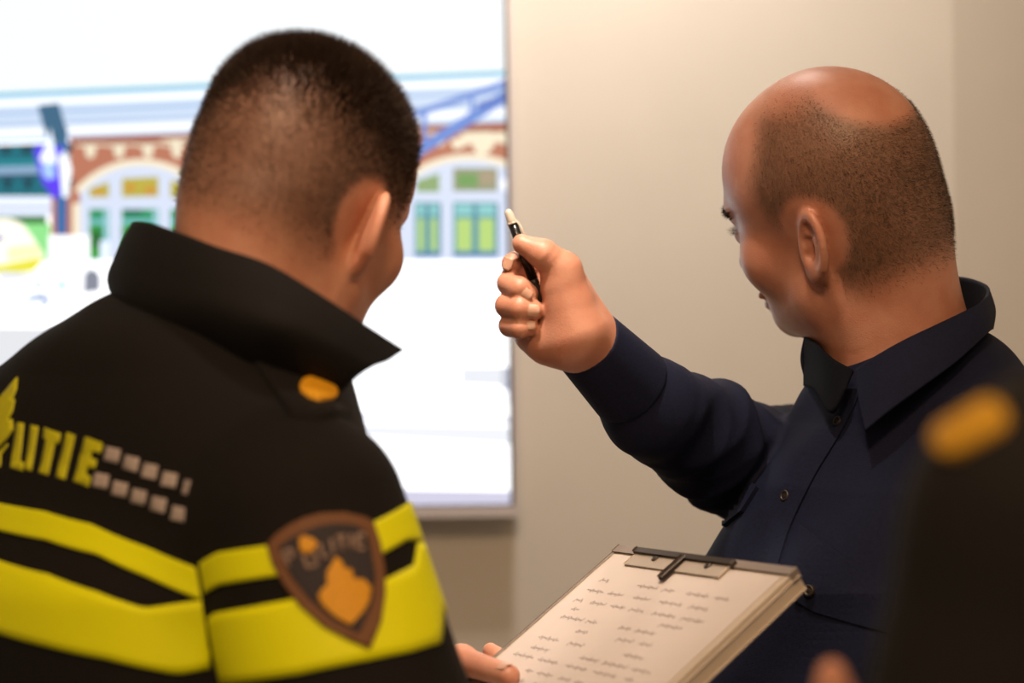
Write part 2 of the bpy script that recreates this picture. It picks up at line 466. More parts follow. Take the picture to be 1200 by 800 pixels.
prism('wall_right', [c0[:2], c1[:2], (c1 + nv * 0.12)[:2], (c0 + nv * 0.12 + V(0, 0.06, 0))[:2]], 0, CEIL, M['wall'])
box('wall_left', (-2.72, -0.6, 0), (-2.6, WALL_Y + 0.12, CEIL), M['wall'], kind='structure')
box('floor', (-2.7, -0.8, -0.1), (2.5, WALL_Y + 0.2, 0), M['floor'], kind='structure')
box('ceiling', (-2.7, -0.8, CEIL), (2.5, WALL_Y + 0.2, CEIL + 0.1), M['ceiling'], kind='structure')
box('baseboard_back', (-2.6, WALL_Y - 0.015, 0), (CX - 0.01, WALL_Y, 0.09), M['white_trim'], kind='structure')

# ------------------------------------------------------------------ wall display showing a station photograph
def lin(c): return tuple((x / 12.92 if x <= 0.04045 else ((x + 0.055) / 1.055) ** 2.4) for x in c)
SY = WALL_Y - 0.062                                   # plane of the lit panel
tr = Wd(603, -24, SY); br = Wd(606, 604.5, SY)
TX1, TZ1, TZ0 = (tr[0] + br[0]) / 2, tr[2], br[2]
TW = (TZ1 - TZ0) * 1.765; TX0 = TX1 - TW
tv = empty('wall_display', (TX0 + TW / 2, WALL_Y, TZ0), 'large lit wall display with white frame showing a brick railway station', 'screen')
TO = V(TX0 + TW / 2, WALL_Y, TZ0)
def tvbox(name, lo, hi, m, bev=0.002): return box(name, V(*lo) - TO, V(*hi) - TO, m, tv, bev)
tvbox('back_casing', (TX0 + 0.004, SY + 0.002, TZ0 + 0.004), (TX1 - 0.004, WALL_Y - 0.001, TZ1 - 0.004), M['tv_frame'])
fw, bb = 0.0075, 0.0048
bm = bmesh.new()
def frame_ring(bm, x0, x1, z0, z1, w, wb, y0, y1):
    for lo, hi in (((x0, y0, z0), (x1, y1, z0 + wb)), ((x0, y0, z1 - w), (x1, y1, z1)), ((x0, y0, z0 + wb), (x0 + w, y1, z1 - w)), ((x1 - w, y0, z0 + wb), (x1, y1, z1 - w))):
        c = bmesh.ops.create_cube(bm, size=1)['verts']
        for v in c: v.co = Vector([lo[i] + (v.co[i] + 0.5) * (hi[i] - lo[i]) - TO[i] for i in range(3)])
frame_ring(bm, TX0, TX1, TZ0, TZ1, fw, 0.0150, SY - 0.008, SY + 0.004)
link('outer_frame', from_bm('outer_frame', bm), M['tv_frame'], tv)
bm = bmesh.new()
frame_ring(bm, TX0 + fw, TX1 - fw, TZ0 + 0.0150, TZ1 - fw, bb, 0.003, SY - 0.003, SY + 0.004)
link('inner_border', from_bm('inner_border', bm), M['tv_black'], tv)

EM = {}
def em(c, s=1.0):
    k = (c, s)
    if k not in EM:
        m = bpy.data.materials.new('display_light'); m.use_nodes = True; nt = m.node_tree
        b = nt.nodes['Principled BSDF']; b.inputs['Base Color'].default_value = (0.01, 0.01, 0.01, 1); b.inputs['Roughness'].default_value = 0.4
        b.inputs['Emission Color'].default_value = (*lin(c), 1); b.inputs['Emission Strength'].default_value = s
        EM[k] = m
    return EM[k]
shapes = []
def sc_(col, pts, s=1.25): shapes.append((col, s, pts))
def rect(col, x0, y0, x1, y1, s=1.25): sc_(col, [(x0, y0), (x1, y0), (x1, y1), (x0, y1)], s)
def bar(col, a, b, w, s=1.25):
    a, b = np.array(a, float), np.array(b, float); n = np.array([-(b - a)[1], (b - a)[0]]); n = n / np.linalg.norm(n) * w / 2
    sc_(col, [a + n, b + n, b - n, a - n], s)
def disc(col, x, y, r, ry=None, s=1.25): sc_(col, [(x + r * math.cos(t), y + (ry or r) * math.sin(t)) for t in np.linspace(0, 6.283, 17)[:-1]], s)
WHT = (0.985, 0.99, 1.0)
LAV = (0.86, 0.90, 0.985)
rect(WHT, -480, -20, 610, 620, 1.75)                                                  # overexposed sky and platform
sc_((0.965, 0.985, 1.0), [(-480, -30), (610, -30), (610, 84), (-480, 130)], 1.22)
line = lambda x: 109 - 26 * x / 597
sc_((0.80, 0.87, 0.96), [(-480, line(-480)), (600, line(600)), (600, 146), (230, 158), (-480, 186)])       # canopy
bar((0.44, 0.76, 0.86), (-480, line(-480) + 2), (600, line(600) + 2), 5)
bar((0.95, 0.97, 1.0), (-480, line(-480) + 12), (600, line(600) + 12), 9, 1.4)
bar((0.66, 0.76, 0.90), (-480, line(-480) + 24), (600, line(600) + 24), 4)
bar((0.95, 0.97, 1.0), (-480, 176), (600, 131), 10, 1.4)
bar((0.70, 0.78, 0.90), (-480, 166), (600, 122), 4)
BR = (0.77, 0.49, 0.39); BRD = (0.67, 0.40, 0.33); CRM = (0.95, 0.90, 0.79)
sc_(BR, [(82, 164), (600, 144), (600, 305), (60, 305), (60, 230), (82, 230)], 1.1)
sc_(BRD, [(82, 161), (600, 143), (600, 153), (82, 171)], 1.1)
def house(x0, w, ytop, arch_y):
    """one arched station window with its cream brick arch and corbel table"""
    cx = x0 + w / 2
    for k in range(-2, 4):
        x = x0 + 12 + k * w / 4.2
        if x < 88: continue
        sc_(CRM, [(x - 18, ytop + 3), (x + 18, ytop + 2), (x + 18, ytop + 4), (x + 7, ytop + 5), (x + 5, ytop + 17), (x, ytop + 20), (x - 5, ytop + 17), (x - 7, ytop + 6), (x - 18, ytop + 5)], 1.2)
    n = 16; R = w * 0.66; cy = arch_y + R
    half = math.asin(min(0.98, (w / 2 + 8) / (R + 10)))
    t = np.linspace(-half, half, n)
    sc_(CRM, [(cx + (R + 8) * math.sin(a), cy - (R + 8) * math.cos(a)) for a in t] + [(cx + R * math.sin(a), cy - R * math.cos(a)) for a in t[::-1]], 1.3)
    half = math.asin((w / 2) / R); t = np.linspace(-half, half, n)
    sc_(CRM, [(x0 - 9, 238), (x0, 238), (x0, 305), (x0 - 9, 305)], 1.3)
    sc_(LAV, [(cx + R * math.sin(a), cy - R * math.cos(a)) for a in t] + [(x0 + w, 305), (x0, 305)], 1.18)
house(94, 142, 166, 194)
house(462, 176, 152, 188)
house(262, 142, 160, 192)
house(-250, 142, 176, 205)
OLV = (0.73, 0.68, 0.27)
sc_(OLV, [(105, 231), (105, 221), (128, 213), (128, 231)]); sc_(OLV, [(143, 231), (143, 209), (186, 207), (186, 230)]); sc_(OLV, [(200, 231), (200, 211), (222, 217), (222, 231)])
disc((0.80, 0.57, 0.24), 176, 223, 7, 5); disc((0.80, 0.57, 0.24), 153, 220, 6, 5); disc((0.80, 0.60, 0.24), 116, 225, 7, 4)
GR = (0.16, 0.58, 0.40); GR2 = (0.20, 0.62, 0.20); TEAL = (0.46, 0.74, 0.76)
for x0, x1 in ((105, 128), (143, 186), (200, 222)):
    rect(GR, x0, 245, x1, 304); rect(GR2, x0 + 2, 264, x0 + (x1 - x0) * 0.55, 302); rect(TEAL, x0, 257, x1, 263)
    rect((0.62, 0.82, 0.86), x1 - 6, 246, x1 - 1, 304); disc((0.12, 0.40, 0.16), x0 + 8, 280, 6, 12)
rect((0.12, 0.42, 0.35), 145, 245, 166, 252)
for wx in (262, -250):
    for a, b in ((12, 40), (52, 92), (104, 132)):
        rect(OLV, wx + a, 218, wx + b, 233); rect(GR, wx + a, 246, wx + b, 304); rect(GR2, wx + a + 3, 266, wx + b - 8, 302)
# right hand window
sc_((0.55, 0.66, 0.45), [(488, 225), (488, 212), (515, 203), (515, 225)]); rect((0.58, 0.60, 0.48), 531, 197, 583, 224)
rect((0.44, 0.62, 0.36), 536, 204, 560, 219); rect((0.66, 0.60, 0.50), 562, 201, 580, 216)
for x0, x1 in ((486, 516), (531, 583)):
    rect((0.36, 0.62, 0.66), x0, 237, x1, 300)
    w = (x1 - x0) / 2
    for k in range(2):
        a = x0 + k * w
        rect((0.55, 0.80, 0.80), a + 3, 240, a + w - 3, 252); rect((0.74, 0.87, 0.50), a + 4, 256, a + w - 4, 294, 1.15); rect((0.30, 0.52, 0.62), a + w - 2, 238, a + w + 1, 299)
rect((0.30, 0.48, 0.66), 486, 296, 516, 301); rect((0.30, 0.48, 0.66), 531, 296, 583, 301)
disc((0.97, 0.97, 1.0), 594, 216, 7, 8, 1.6)
sc_(CRM, [(527, 166), (545, 158), (566, 156), (590, 156), (597, 160), (597, 172), (582, 166), (572, 180), (560, 182), (552, 168), (534, 176)], 1.3)
# braces of the canopy, right
BL = (0.40, 0.55, 0.84)
bar(BL, (470, 140), (600, 95), 8); bar(BL, (470, 190), (600, 108), 13); bar((0.33, 0.47, 0.78), (560, 126), (600, 112), 10)
bar(BL, (497, 130), (497, 168), 6); bar(BL, (553, 110), (553, 132), 5); sc_((0.30, 0.42, 0.70), [(590, 95), (600, 92), (600, 116), (590, 120)])
# left: truss, shelf, train, sign
DT = (0.06, 0.42, 0.48); DK = (0.05, 0.20, 0.26)
sc_(DT, [(-480, 190), (82, 167), (82, 231), (-480, 234)])
for k in range(-14, 4):
    x = k * 24
    sc_(DK, [(x, 170), (x + 16, 170), (x + 8, 184)]); sc_(DK, [(x + 4, 210), (x + 16, 210), (x + 10, 225)])
sc_((0.56, 0.68, 0.80), [(-480, 208), (60, 194), (60, 203), (-480, 218)])
bar((0.15, 0.32, 0.42), (-480, 212), (60, 206), 4)
bar((0.12, 0.55, 0.60), (-480, 200), (55, 190), 5)
rect((0.88, 0.91, 0.98), -480, 230, 61, 253, 1.4); bar((0.70, 0.75, 0.88), (-480, 244), (60, 244), 3)
rect((0.20, 0.45, 0.22), -480, 253, 56, 268); rect((0.56, 0.88, 0.55), 20, 262, 60, 306, 1.3)
sc_((0.99, 0.97, 0.90), [(-480, 254), (12, 256), (27, 262), (38, 276), (52, 298), (51, 306), (40, 316), (-480, 322)], 1.5)
sc_((0.90, 0.88, 0.25), [(-480, 316), (0, 311), (46, 302), (52, 306), (40, 318), (0, 322), (-480, 328)], 1.3)
sc_((0.97, 0.93, 0.72), [(10, 290), (44, 286), (51, 300), (10, 306)], 1.4)
rect((0.42, 0.45, 0.80), -40, 276, 5, 282)
rect(WHT, -480, 326, 600, 332, 1.7)
sc_((0.20, 0.42, 0.66), [(66, 150), (80, 150), (79, 275), (67, 275)])
sc_((0.22, 0.40, 0.52), [(45, 124), (70, 121), (80, 158), (72, 172), (55, 160)])
sc_((0.36, 0.24, 0.95), [(40, 176), (46, 169), (60, 176), (72, 170), (76, 190), (72, 228), (65, 234), (50, 214)])
sc_((0.92, 0.95, 1.0), [(47, 186), (56, 168), (60, 150), (65, 176), (68, 190), (62, 198), (49, 190)], 1.5)
sc_((0.66, 0.80, 1.0), [(50, 194), (64, 190), (66, 208), (58, 211), (51, 206)], 1.3)
sc_((0.95, 0.98, 1.0), [(70, 184), (77, 176), (85, 198), (80, 232), (74, 231)], 1.5)
rect(WHT, 58, 276, 106, 345, 1.6); rect((0.66, 0.85, 0.93), 70, 328, 77, 340); rect((0.75, 0.86, 0.94), 68, 299, 78, 304)
rect(LAV, 118, 282, 129, 305, 1.5)
sc_((0.52, 0.54, 0.60), [(100, 320), (110, 314), (118, 322), (118, 341), (99, 343)])
sc_((0.55, 0.64, 0.76), [(27, 352), (38, 346), (50, 342), (60, 346), (60, 357), (48, 350), (38, 354)]); disc((0.80, 0.84, 0.93), 53, 352, 7, 8)
disc((0.80, 0.84, 0.92), 46, 334, 7, 5, 1.4)
sc_((0.87, 0.88, 0.93), [(0, 318), (30, 320), (56, 318), (30, 328), (0, 330)], 1.4)
sc_((0.93, 0.94, 0.96), [(-480, 382), (80, 384), (80, 440), (-480, 470)], 1.1)
# platform on the right
sc_((0.93, 0.93, 0.99), [(380, 484), (600, 489), (600, 496), (380, 492)], 1.1)
sc_((0.95, 0.96, 0.99), [(380, 496), (600, 500), (600, 520), (380, 508)], 1.2)
sc_((0.84, 0.85, 0.90), [(588, 430), (600, 430), (600, 458), (588, 456)], 1.05)
sc_((0.93, 0.94, 0.97), [(540, 430), (588, 430), (588, 452), (540, 450)], 1.2)
sc_((0.90, 0.89, 0.98), [(380, 572), (600, 575), (600, 592), (380, 592)], 1.0)
sc_((0.42, 0.52, 0.86), [(596, 195), (600, 195), (600, 480), (596, 470)], 0.9)

SX0, SX1, SZ0, SZ1 = TX0 + fw + bb, TX1 - fw - bb, TZ0 + 0.0178, TZ1 - fw - bb
bm = bmesh.new(); mats = []; mi = {}
def clip(poly, ax, lim, sgn):
    out = []
    for i in range(len(poly)):
        a, b = poly[i], poly[(i + 1) % len(poly)]; da, db = (a[ax] - lim) * sgn, (b[ax] - lim) * sgn
        if da >= 0: out.append(a)
        if da * db < 0: out.append(a + (b - a) * (da / (da - db)))
    return out
for n, (col, s, pts) in enumerate(shapes):
    y = SY - 0.00012 * (n + 1) * 0.25
    pl = [np.array([w[0], w[2]]) for w in (Wd(px, py, SY) for px, py in pts)]
    for ax, lim, sg in ((0, SX0, 1), (0, SX1, -1), (1, SZ0, 1), (1, SZ1, -1)):
        if pl: pl = clip(pl, ax, lim, sg)
    if len(pl) < 3: continue
    f = bm.faces.new([bm.verts.new((q[0] - TO[0], y - TO[1], q[1] - TO[2])) for q in pl]); f.normal_update()
    if f.normal.y > 0: f.normal_flip()
    m = em(col, s if s > 1.7 else round(s * .86, 3))
    if m.name not in mi: mi[m.name] = len(mats); mats.append(m)
    f.material_index = mi[m.name]
bmesh.ops.triangulate(bm, faces=bm.faces[:])
link('lit_picture', from_bm('lit_picture', bm), mats, tv)

# ------------------------------------------------------------------ hands
def hand_sdf(p, w, fwd, pn, thumb, curl=(0.5, 0.6, 0.4), s=1.0, spread=0.004):
    """wrist, direction of the fingers, palm normal, unit vector towards the thumb side"""
    y = unit(fwd); z = unit(pn - y * (np.asarray(pn) @ y)); x = np.cross(y, z)
    if x @ thumb < 0: x = -x
    P = lambda a, b, c: w + (x * a + y * b + z * c) * s
    def fn(q):
        d = chain(q, [P(-.004, -.03, 0), P(0, 0, 0), P(.004, .05, .002)], [.026 * s, .025 * s, .024 * s], .01)
        mc = [(.029, .090), (.010, .094), (-.010, .090), (-.028, .082)]
        for a, b in mc: d = smin(d, cone(q, P(a * .55, .02, 0), P(a, b, 0), .018 * s, .0115 * s), .012)
        for (a, b), L, r in zip(mc, (.072, .079, .074, .058), (.0093, .0097, .0092, .0082)):
            th = 0; pt = [P(a, b, 0)]; yy, zz = b, 0.0; aa = a
            for seg, c in zip((.45, .31, .24), curl):
                th += c; yy += math.cos(th) * L * seg; zz += math.sin(th) * L * seg; aa += spread * np.sign(a) * seg
                pt.append(P(aa, yy, zz))
            d = smin(d, chain(q, pt, [r * s * 1.08, r * s, r * s * .94, r * s * .84], .004), .005)
        d = smin(d, chain(q, [P(.018, .018, .010), P(.040, .050, .018), P(.047, .082, .022), P(.046, .108, .026)], [.019 * s, .0135 * s, .0112 * s, .0092 * s], .006), .010)
        return d
    return near(p, w + y * .08 * s, .20 * s, fn, .03)

def nail(name, c, axis, nrm, wd, ln, mt, parent, origin):
    """a small curved nail plate"""
    axis = unit(axis); nrm = unit(nrm - axis * (nrm @ axis)); sd = np.cross(axis, nrm)
    rows = []
    for t in np.linspace(-1, 1, 5):
        k = math.sqrt(max(0.05, 1 - 0.55 * max(0, t) ** 4))
        rows.append([c + axis * ln / 2 * t + sd * wd / 2 * u * k + nrm * (wd * 0.16 * (1 - u * u) - 0.0004) for u in np.linspace(-1, 1, 5)])
    return loft(name, rows, 0.0005, mt, parent, 9, 9, origin)

def torso_loft(l, zs, rx, ry, yc, n=2.4, top=None, bot=None):
    z = l[:, 2]
    X, Y, C = np.interp(z, zs, rx), np.interp(z, zs, ry), np.interp(z, zs, yc)
    d = ((np.abs(l[:, 0]) / X) ** n + (np.abs(l[:, 1] - C) / Y) ** n) ** (1 / n)
    d = (d - 1) * np.minimum(X, Y)
    d = smax(d, z - zs[-1], 0.03); d = smax(d, zs[0] - z, 0.01)
    return d

def band(name, f, A, D, R0, top_px, bot_px, offa, offb, mt, parent, origin, n=90, m=8, off=0.0011, thick=0.0022, rad=0.40, hitf=None, ext=(0.3, 0.3), smooth=0):
    """a sewn tape running round a limb or the trunk: its edges measured on the cloth, then carried on round the body"""
    D = unit(D); R0 = unit(R0 - D * (R0 @ D)); R1 = np.cross(D, R0)
    def edge(px):
        P, ok = px_hit(hitf or f, px); P = P[ok]; q = P - A
        th = np.arctan2(q @ R1, q @ R0); t = q @ D; o = np.argsort(th)
        return th[o], t[o]
    (ta, za), (tb, zb) = edge(top_px), edge(bot_px)
    lo = min(ta[0], tb[0]) - ext[0]; hi = max(ta[-1], tb[-1]) + ext[1]
    th = np.linspace(lo, hi, n)
    e0, e1 = np.interp(th, ta, za), np.interp(th, tb, zb)
    if smooth:
        k = np.ones(smooth) / smooth; pad = smooth // 2
        e0 = np.convolve(np.pad(e0, pad, 'edge'), k, 'valid')[:n]; e1 = np.convolve(np.pad(e1, pad, 'edge'), k, 'valid')[:n]
    rows = []
    for i in range(m):
        t = e0 + (e1 - e0) * i / (m - 1)
        dirs = np.cos(th)[:, None] * R0 + np.sin(th)[:, None] * R1
        o = A + D * t[:, None] + dirs * rad
        P = np.empty_like(o); P, ok = trace_multi(f, o, -dirs, rad)
        nn = grad(f, P, 3e-3)
        rows.append(P + nn * off)
    return loft(name, rows, thick, mt, parent, n, m, origin)
def trace_multi(f, o, d, tmax):
    t = np.zeros(len(d))
    for _ in range(120):
        t = np.minimum(t + f(o + d * t[:, None]) * 0.7, tmax)
    return o + d * t[:, None], True

def snap(name, f, px, r, parent, origin):
    P, ok = px_hit(f, [px]); n = grad(f, P, 3e-3)[0]; P = P[0]
    a = unit(np.cross(n, V(0, 0, 1))); b = np.cross(n, a)
    prof = [(0.0, 0.0022), (0.35, 0.0022), (0.5, 0.0016), (0.62, 0.0030), (0.85, 0.0034), (1.0, 0.0022), (1.02, -0.002)]
    v = []; q = []; S = 20
    for rr, h in prof:
        for k in range(S):
            t = 6.28319 * k / S
            v.append(P + (a * math.cos(t) + b * math.sin(t)) * r * max(rr, 0.02) + n * h)
    for i in range(len(prof) - 1):
        for k in range(S):
            q.append((i * S + k, i * S + (k + 1) % S, (i + 1) * S + (k + 1) % S, (i + 1) * S + k))
    return link(name, mesh_np(name, np.array(v) - origin, q), M['button'], parent)

# ================================================================== clipboard (its frame also places the hands that hold it)
d0 = 1.70
B_TL = Wd(725, 643, d0)
def _len(d): return np.linalg.norm(Wd(931, 670, d) - B_TL)
dd = np.linspace(d0 - 0.3, d0 - 0.05, 2000); BWID = 0.235
dR = dd[np.argmin([abs(_len(x) - BWID) for x in dd])]
E1 = unit(Wd(931, 670, dR) - B_TL)
dd = np.linspace(d0 - 0.25, d0, 3000)
E2 = min((abs(unit(Wd(575, 775, x) - B_TL) @ E1), x) for x in dd)[1]
E2 = unit(Wd(575, 775, E2) - B_TL); E2 = unit(E2 - E1 * (E2 @ E1))
E3 = np.cross(E2, E1); E3 = E3 if E3[2] > 0 else -E3
BLEN, BTH = 0.315, 0.016
def Bp(u, v, w=0.0): return B_TL + E1 * u + E2 * v + E3 * w
def on_board(px, py, w=0.0):
    r = ray([(px, py)])[0]; t = ((B_TL + E3 * w - CAM) @ E3) / (r @ E3); q = CAM + r * t - B_TL
    return q @ E1, q @ E2

# ================================================================== the officer on the left
OF = V(-0.288, 1.49, 0.0)                              # where he stands
oy = math.radians(42); o_f = V(math.sin(oy), math.cos(oy), 0); o_r = V(math.cos(oy), -math.sin(oy), 0)
SR = Wd(350, 606, 1.36); ER = Wd(462, 1010, 1.31)
SL = Wd(-14, 570, 1.63); EL = V(-0.375, 1.735, 1.16)
NB = V(-0.212, 1.475, 1.487)
HC = Wd(353, 232, 1.525); HS = 0.955
HR = euler_rows(math.radians(27), math.radians(14), math.radians(12))
h_loc = lambda p: ((p - HC) @ HR.T) / HS
def Hw(x, y, z): return HC + (V(x, y, z) * HS) @ HR
uT, vT = on_board(598, 795, 0.006)                     # tip of his left thumb on the board
uF, vF = on_board(572, 756, -0.012)
WL = Bp(-0.095, vT + 0.030, -0.020)
WR_ = Bp(0.150, 0.285, -0.052)
def o_hand_left(p):
    def fn(q):
        d = chain(q, [WL, Bp(-.055, vT + .012, -.024), Bp(-.022, vT - .002, -.030)], [.027, .027, .022], .012)
        for k in range(4):
            v = vT - .030 + .0185 * k
            d = smin(d, chain(q, [Bp(-.030, v, -.032), Bp(.012, v, -.034), Bp(.040, v - .004, -.027), Bp(.058, v - .006, -.0255)], [.0115, .0098, .0092, .0082], .005), .006)
        d = smin(d, chain(q, [Bp(-.060, vT + .012, -.012), Bp(-.034, vT + .004, .010), Bp(-.010, vT + .000, .0135), Bp(uT, vT, .0090)], [.019, .0135, .0118, .0092], .008), .012)
        return d
    return near(p, Bp(-.03, vT, -.01), .14, fn)
def o_hand_right(p):
    def fn(q):
        d = chain(q, [WR_, Bp(.110, .255, -.050), Bp(.085, .225, -.047)], [.028, .028, .024], .012)
        for k in range(4):
            a = Bp(.070 + .004 * k, vF + .012 + .020 * k, -.040)
            t = Bp(uF - .004 if k == 0 else .030 + .006 * k, vF - .001 if k == 0 else vF + .014 + .020 * k, -.019 if k == 0 else -.0265)
            m_ = (a + t) / 2 - E3 * .004
            d = smin(d, cone(q, Bp(.098, .235 - .004 * (3 - k), -.045), a, .016, .0115), .01)
            d = smin(d, chain(q, [a, m_, t], [.0105, .0092, .0068], .005), .006)
        d = smin(d, chain(q, [Bp(.115, .250, -.045), Bp(.150, .215, -.038), Bp(.168, .190, -.027)], [.017, .0125, .010], .007), .01)
        return d
    return near(p, Bp(.07, .21, -.04), .18, fn)
def o_body(p):
    d = near(p, HC, .20, lambda q: head_sdf(h_loc(q), -.018, -.006, .92, .02, 0.0, .85) * HS, .05)
    d = smin(d, cone(p, Hw(0, -.030, -.040), NB + V(0.020, 0.02, 0.02), .057, .064), .03)
    d = smin(d, cone(p, Hw(0, -.062, -.035), NB + V(-.01, -.01, 0.03), .036, .055), .03)
    l = (p - OF) @ np.stack([o_r, o_f, V(0, 0, 1)]).T
    d = smin(d, ell(l, (0, 0, 1.24), (.155, .085, .27)), .06)
    for S, E, W in ((SR, ER, WR_), (SL, EL, WL)):
        d = smin(d, chain(p, [S + V(0, 0, .005), E, W], [.050, .040, .026], .02), .03)
    d = smin(d, o_hand_left(p), .012); d = smin(d, o_hand_right(p), .012)
    return d
def o_stub(p):
    l = h_loc(p); x, y, z = l[:, 0], l[:, 1], l[:, 2]
    w = wave(l, 60, 5) * 0.010
    low = sstep(z + 0.55 * (y + .08) * (y < -.02) * 0 + w, -.064, -.012)           # fades at the nape
    front = 1 - sstep(y - 0.55 * np.clip(z - .05, 0, 1) + w * .5, .035, .060)
    side = sstep(z + w, -.020, .030)
    k = np.where(y < -.03, low, side) * front
    ear = np.sqrt((np.abs(x) - .078) ** 2 + (y + .012) ** 2 + (z + .012) ** 2)
    return np.clip(k * sstep(ear, .030, .042) + (z > .085) * (y < .075), 0, 1) * (z > -.08)
officer, ov, oq = body_mesh('person', o_body, V(-.62, 1.10, .94), V(.22, 1.95, 1.84), 0.0024, M['skin'], OF,
    lambda p: o_stub(p) * (0.82 + .14 * wave(h_loc(p), 38, 11)), 'person in black jacket with yellow stripes, seen from behind, holding the clipboard')
HBOX = (np.linalg.norm(ov - HC, axis=1) < .16)
def head_faces(v, q, c, r=.155): return q[(np.linalg.norm(v[q].mean(1) - c, axis=1) < r)]
hq = head_faces(ov, oq, HC)
def o_dens(p):
    l = h_loc(p); return o_stub(p) ** 1.3 * (0.55 + 1.5 * sstep(l[:, 2], .0, .08)) * (0.70 + 0.5 * wave(l, 38, 11))
strands('hair', ov, hq, o_dens, lambda p: 0.0045 + 0.0095 * sstep(h_loc(p)[:, 2], .03, .105), lambda p: np.tile(-HR[1] * 0.35 + V(0, 0, .1), (len(p), 1)),
        M['hair'], officer, 60000, OF, o_body, 3, 0.00055, 0.32)
tn = Bp(uT - .002, vT, .0090)
nail('thumbnail', tn + E3 * .0080 - E2 * .002, E1, E3 - E2 * .25, .011, .013, M['nail'], officer, OF)

# ---- his jacket
o_rows = np.stack([o_r, o_f, V(0, 0, 1)])
TZ = [0.86, 1.05, 1.25, 1.38, 1.46, 1.53]
def o_trunk(p):
    l = (p - OF) @ o_rows.T
    d = torso_loft(l, TZ, [.195, .190, .195, .185, .135, .09], [.130, .128, .135, .128, .105, .080], [.0, .0, -.005, .005, .03, .05])
    d = smin(d, cone(p, NB + V(-.012, 0, -.005), SL + V(0.02, 0, .0), .090, .078), .06)
    d = smin(d, cone(p, Wd(186, 462, 1.53), Wd(66, 544, 1.61), .084, .084), .05)
    d = smin(d, cone(p, NB, SR + V(-0.01, 0.02, .0), .086, .074), .05)
    d = smin(d, cone(p, NB - V(0, 0, .03), NB + V(.012, .008, .035), .088, .072), .02)
    return d - 0.004 * wave(l, 16, 2) - 0.0035 * np.sin(l[:, 0] * 44 + l[:, 2] * 26 + wave(l, 9, 31)) * sstep(-l[:, 2], -1.36, -1.22) * sstep(-l[:, 1], .0, .06)
arm_pts = [SR, ER]
ua = unit(ER - SR)
def o_sleeve_r(p):
    d = chain(p, [SR, ER, WR_ - E1 * .02], [.0740, .0840, .047], .03)
    t = (p - SR) @ ua
    return d + 0.0035 * np.sin(t * 75 + wave(p, 20, 8) * 1.2) * sstep(t, .10, .22) * 0.6
def o_sleeve_l(p): return chain(p, [SL, EL, WL + (EL - WL) * .16], [.077, .070, .045], .03)
def o_jacket(p):
    d = smin(o_trunk(p), o_sleeve_l(p), .02)
    return smin(d, o_sleeve_r(p), .010)
v, q = polygonize(o_jacket, V(-.66, 1.10, .84), V(.22, 1.95, 1.62), 0.0042)
jacket = link('jacket', mesh_np('jacket', v - OF, q), M['black_cloth'], officer)

# stand-up collar, its near tip turned out towards the display
top = [Wd(215, 318, 1.60), Wd(178, 290, 1.575), Wd(158, 265, 1.52), Wd(176, 262, 1.470), Wd(215, 275, 1.425), Wd(258, 292, 1.40), Wd(312, 311, 1.388), Wd(364, 342, 1.388), Wd(418, 377, 1.405), Wd(470, 411, 1.440)]
bot = [Wd(215, 370, 1.60), Wd(160, 352, 1.575), Wd(132, 336, 1.535), Wd(146, 352, 1.475), Wd(188, 362, 1.420), Wd(236, 366, 1.388), Wd(286, 378, 1.368), Wd(325, 388, 1.362), Wd(369, 411, 1.376), Wd(418, 438, 1.402)]
low = [a * .70 + V(NB[0], NB[1], a[2]) * .30 - V(0, 0, .030) for a in bot]
mid = [(a * .5 + b * .5) + unit((a + b) / 2 - V(NB[0] + .01, NB[1] + .02, ((a + b) / 2)[2])) * .004 for a, b in zip(top, bot)]
loft('collar', [top, mid, bot, low], 0.006, M['black_cloth2'], jacket, 90, 16, OF)
# shoulder strap and its rank button
stick('shoulder_strap', o_jacket, [[(272, 402), (300, 398), (356, 428), (392, 462), (406, 486), (374, 492), (341, 489), (322, 462), (300, 430)]], M['black_cloth'], jacket, 0.0060, 0.010, 9, OF, True)
stick('rank_button', o_jacket, [[(367 + 20.5 * math.cos(t) * .93 - 6 * math.sin(t), 465 + 11.5 * math.sin(t) + 8.5 * math.cos(t)) for t in np.linspace(0, 6.283, 25)[:-1]]], M['badge_gold'], jacket, 0.0090, 0.004, 6, OF, True)

# reflective tape round the trunk
AX = OF + V(0, 0, 1.2)
band('chest_tape', o_trunk, AX, V(0, 0, 1), -o_f, [(-60, 577), (0, 590), (55, 600), (110, 615), (175, 642), (246, 670)], [(-60, 610), (0, 622), (55, 633), (115, 650), (175, 677), (246, 706)], 0, 0, M['yellow'], jacket, OF, ext=(.9, .0))
band('waist_tape', o_trunk, AX, V(0, 0, 1), -o_f, [(-60, 650), (0, 657), (60, 674), (115, 694), (170, 712), (246, 702)], [(-60, 728), (0, 742), (55, 757), (125, 772), (210, 790), (246, 783)], 0, 0, M['yellow'], jacket, OF, ext=(.9, .0))
# tape round the near sleeve
band('upper_sleeve_tape', o_sleeve_r, SR, ua, -o_f, [(258, 647), (301, 641), (340, 636), (437, 612), (477, 589), (489, 596)], [(258, 685), (315, 676), (350, 672), (446, 650), (475, 633), (491, 625)], 0, 0, M['yellow'], jacket, OF, rad=.2, ext=(.35, .5), hitf=o_sleeve_r)
band('lower_sleeve_tape', o_sleeve_r, SR, ua, -o_f, [(256, 717), (300, 710), (334, 704), (400, 692), (451, 679), (484, 662), (488, 636), (501, 625)], [(262, 800), (350, 790), (430, 774), (480, 764), (514, 754), (517, 716), (526, 702)], 0, 0, M['yellow'], jacket, OF, rad=.2, ext=(.35, .5), hitf=o_sleeve_r)

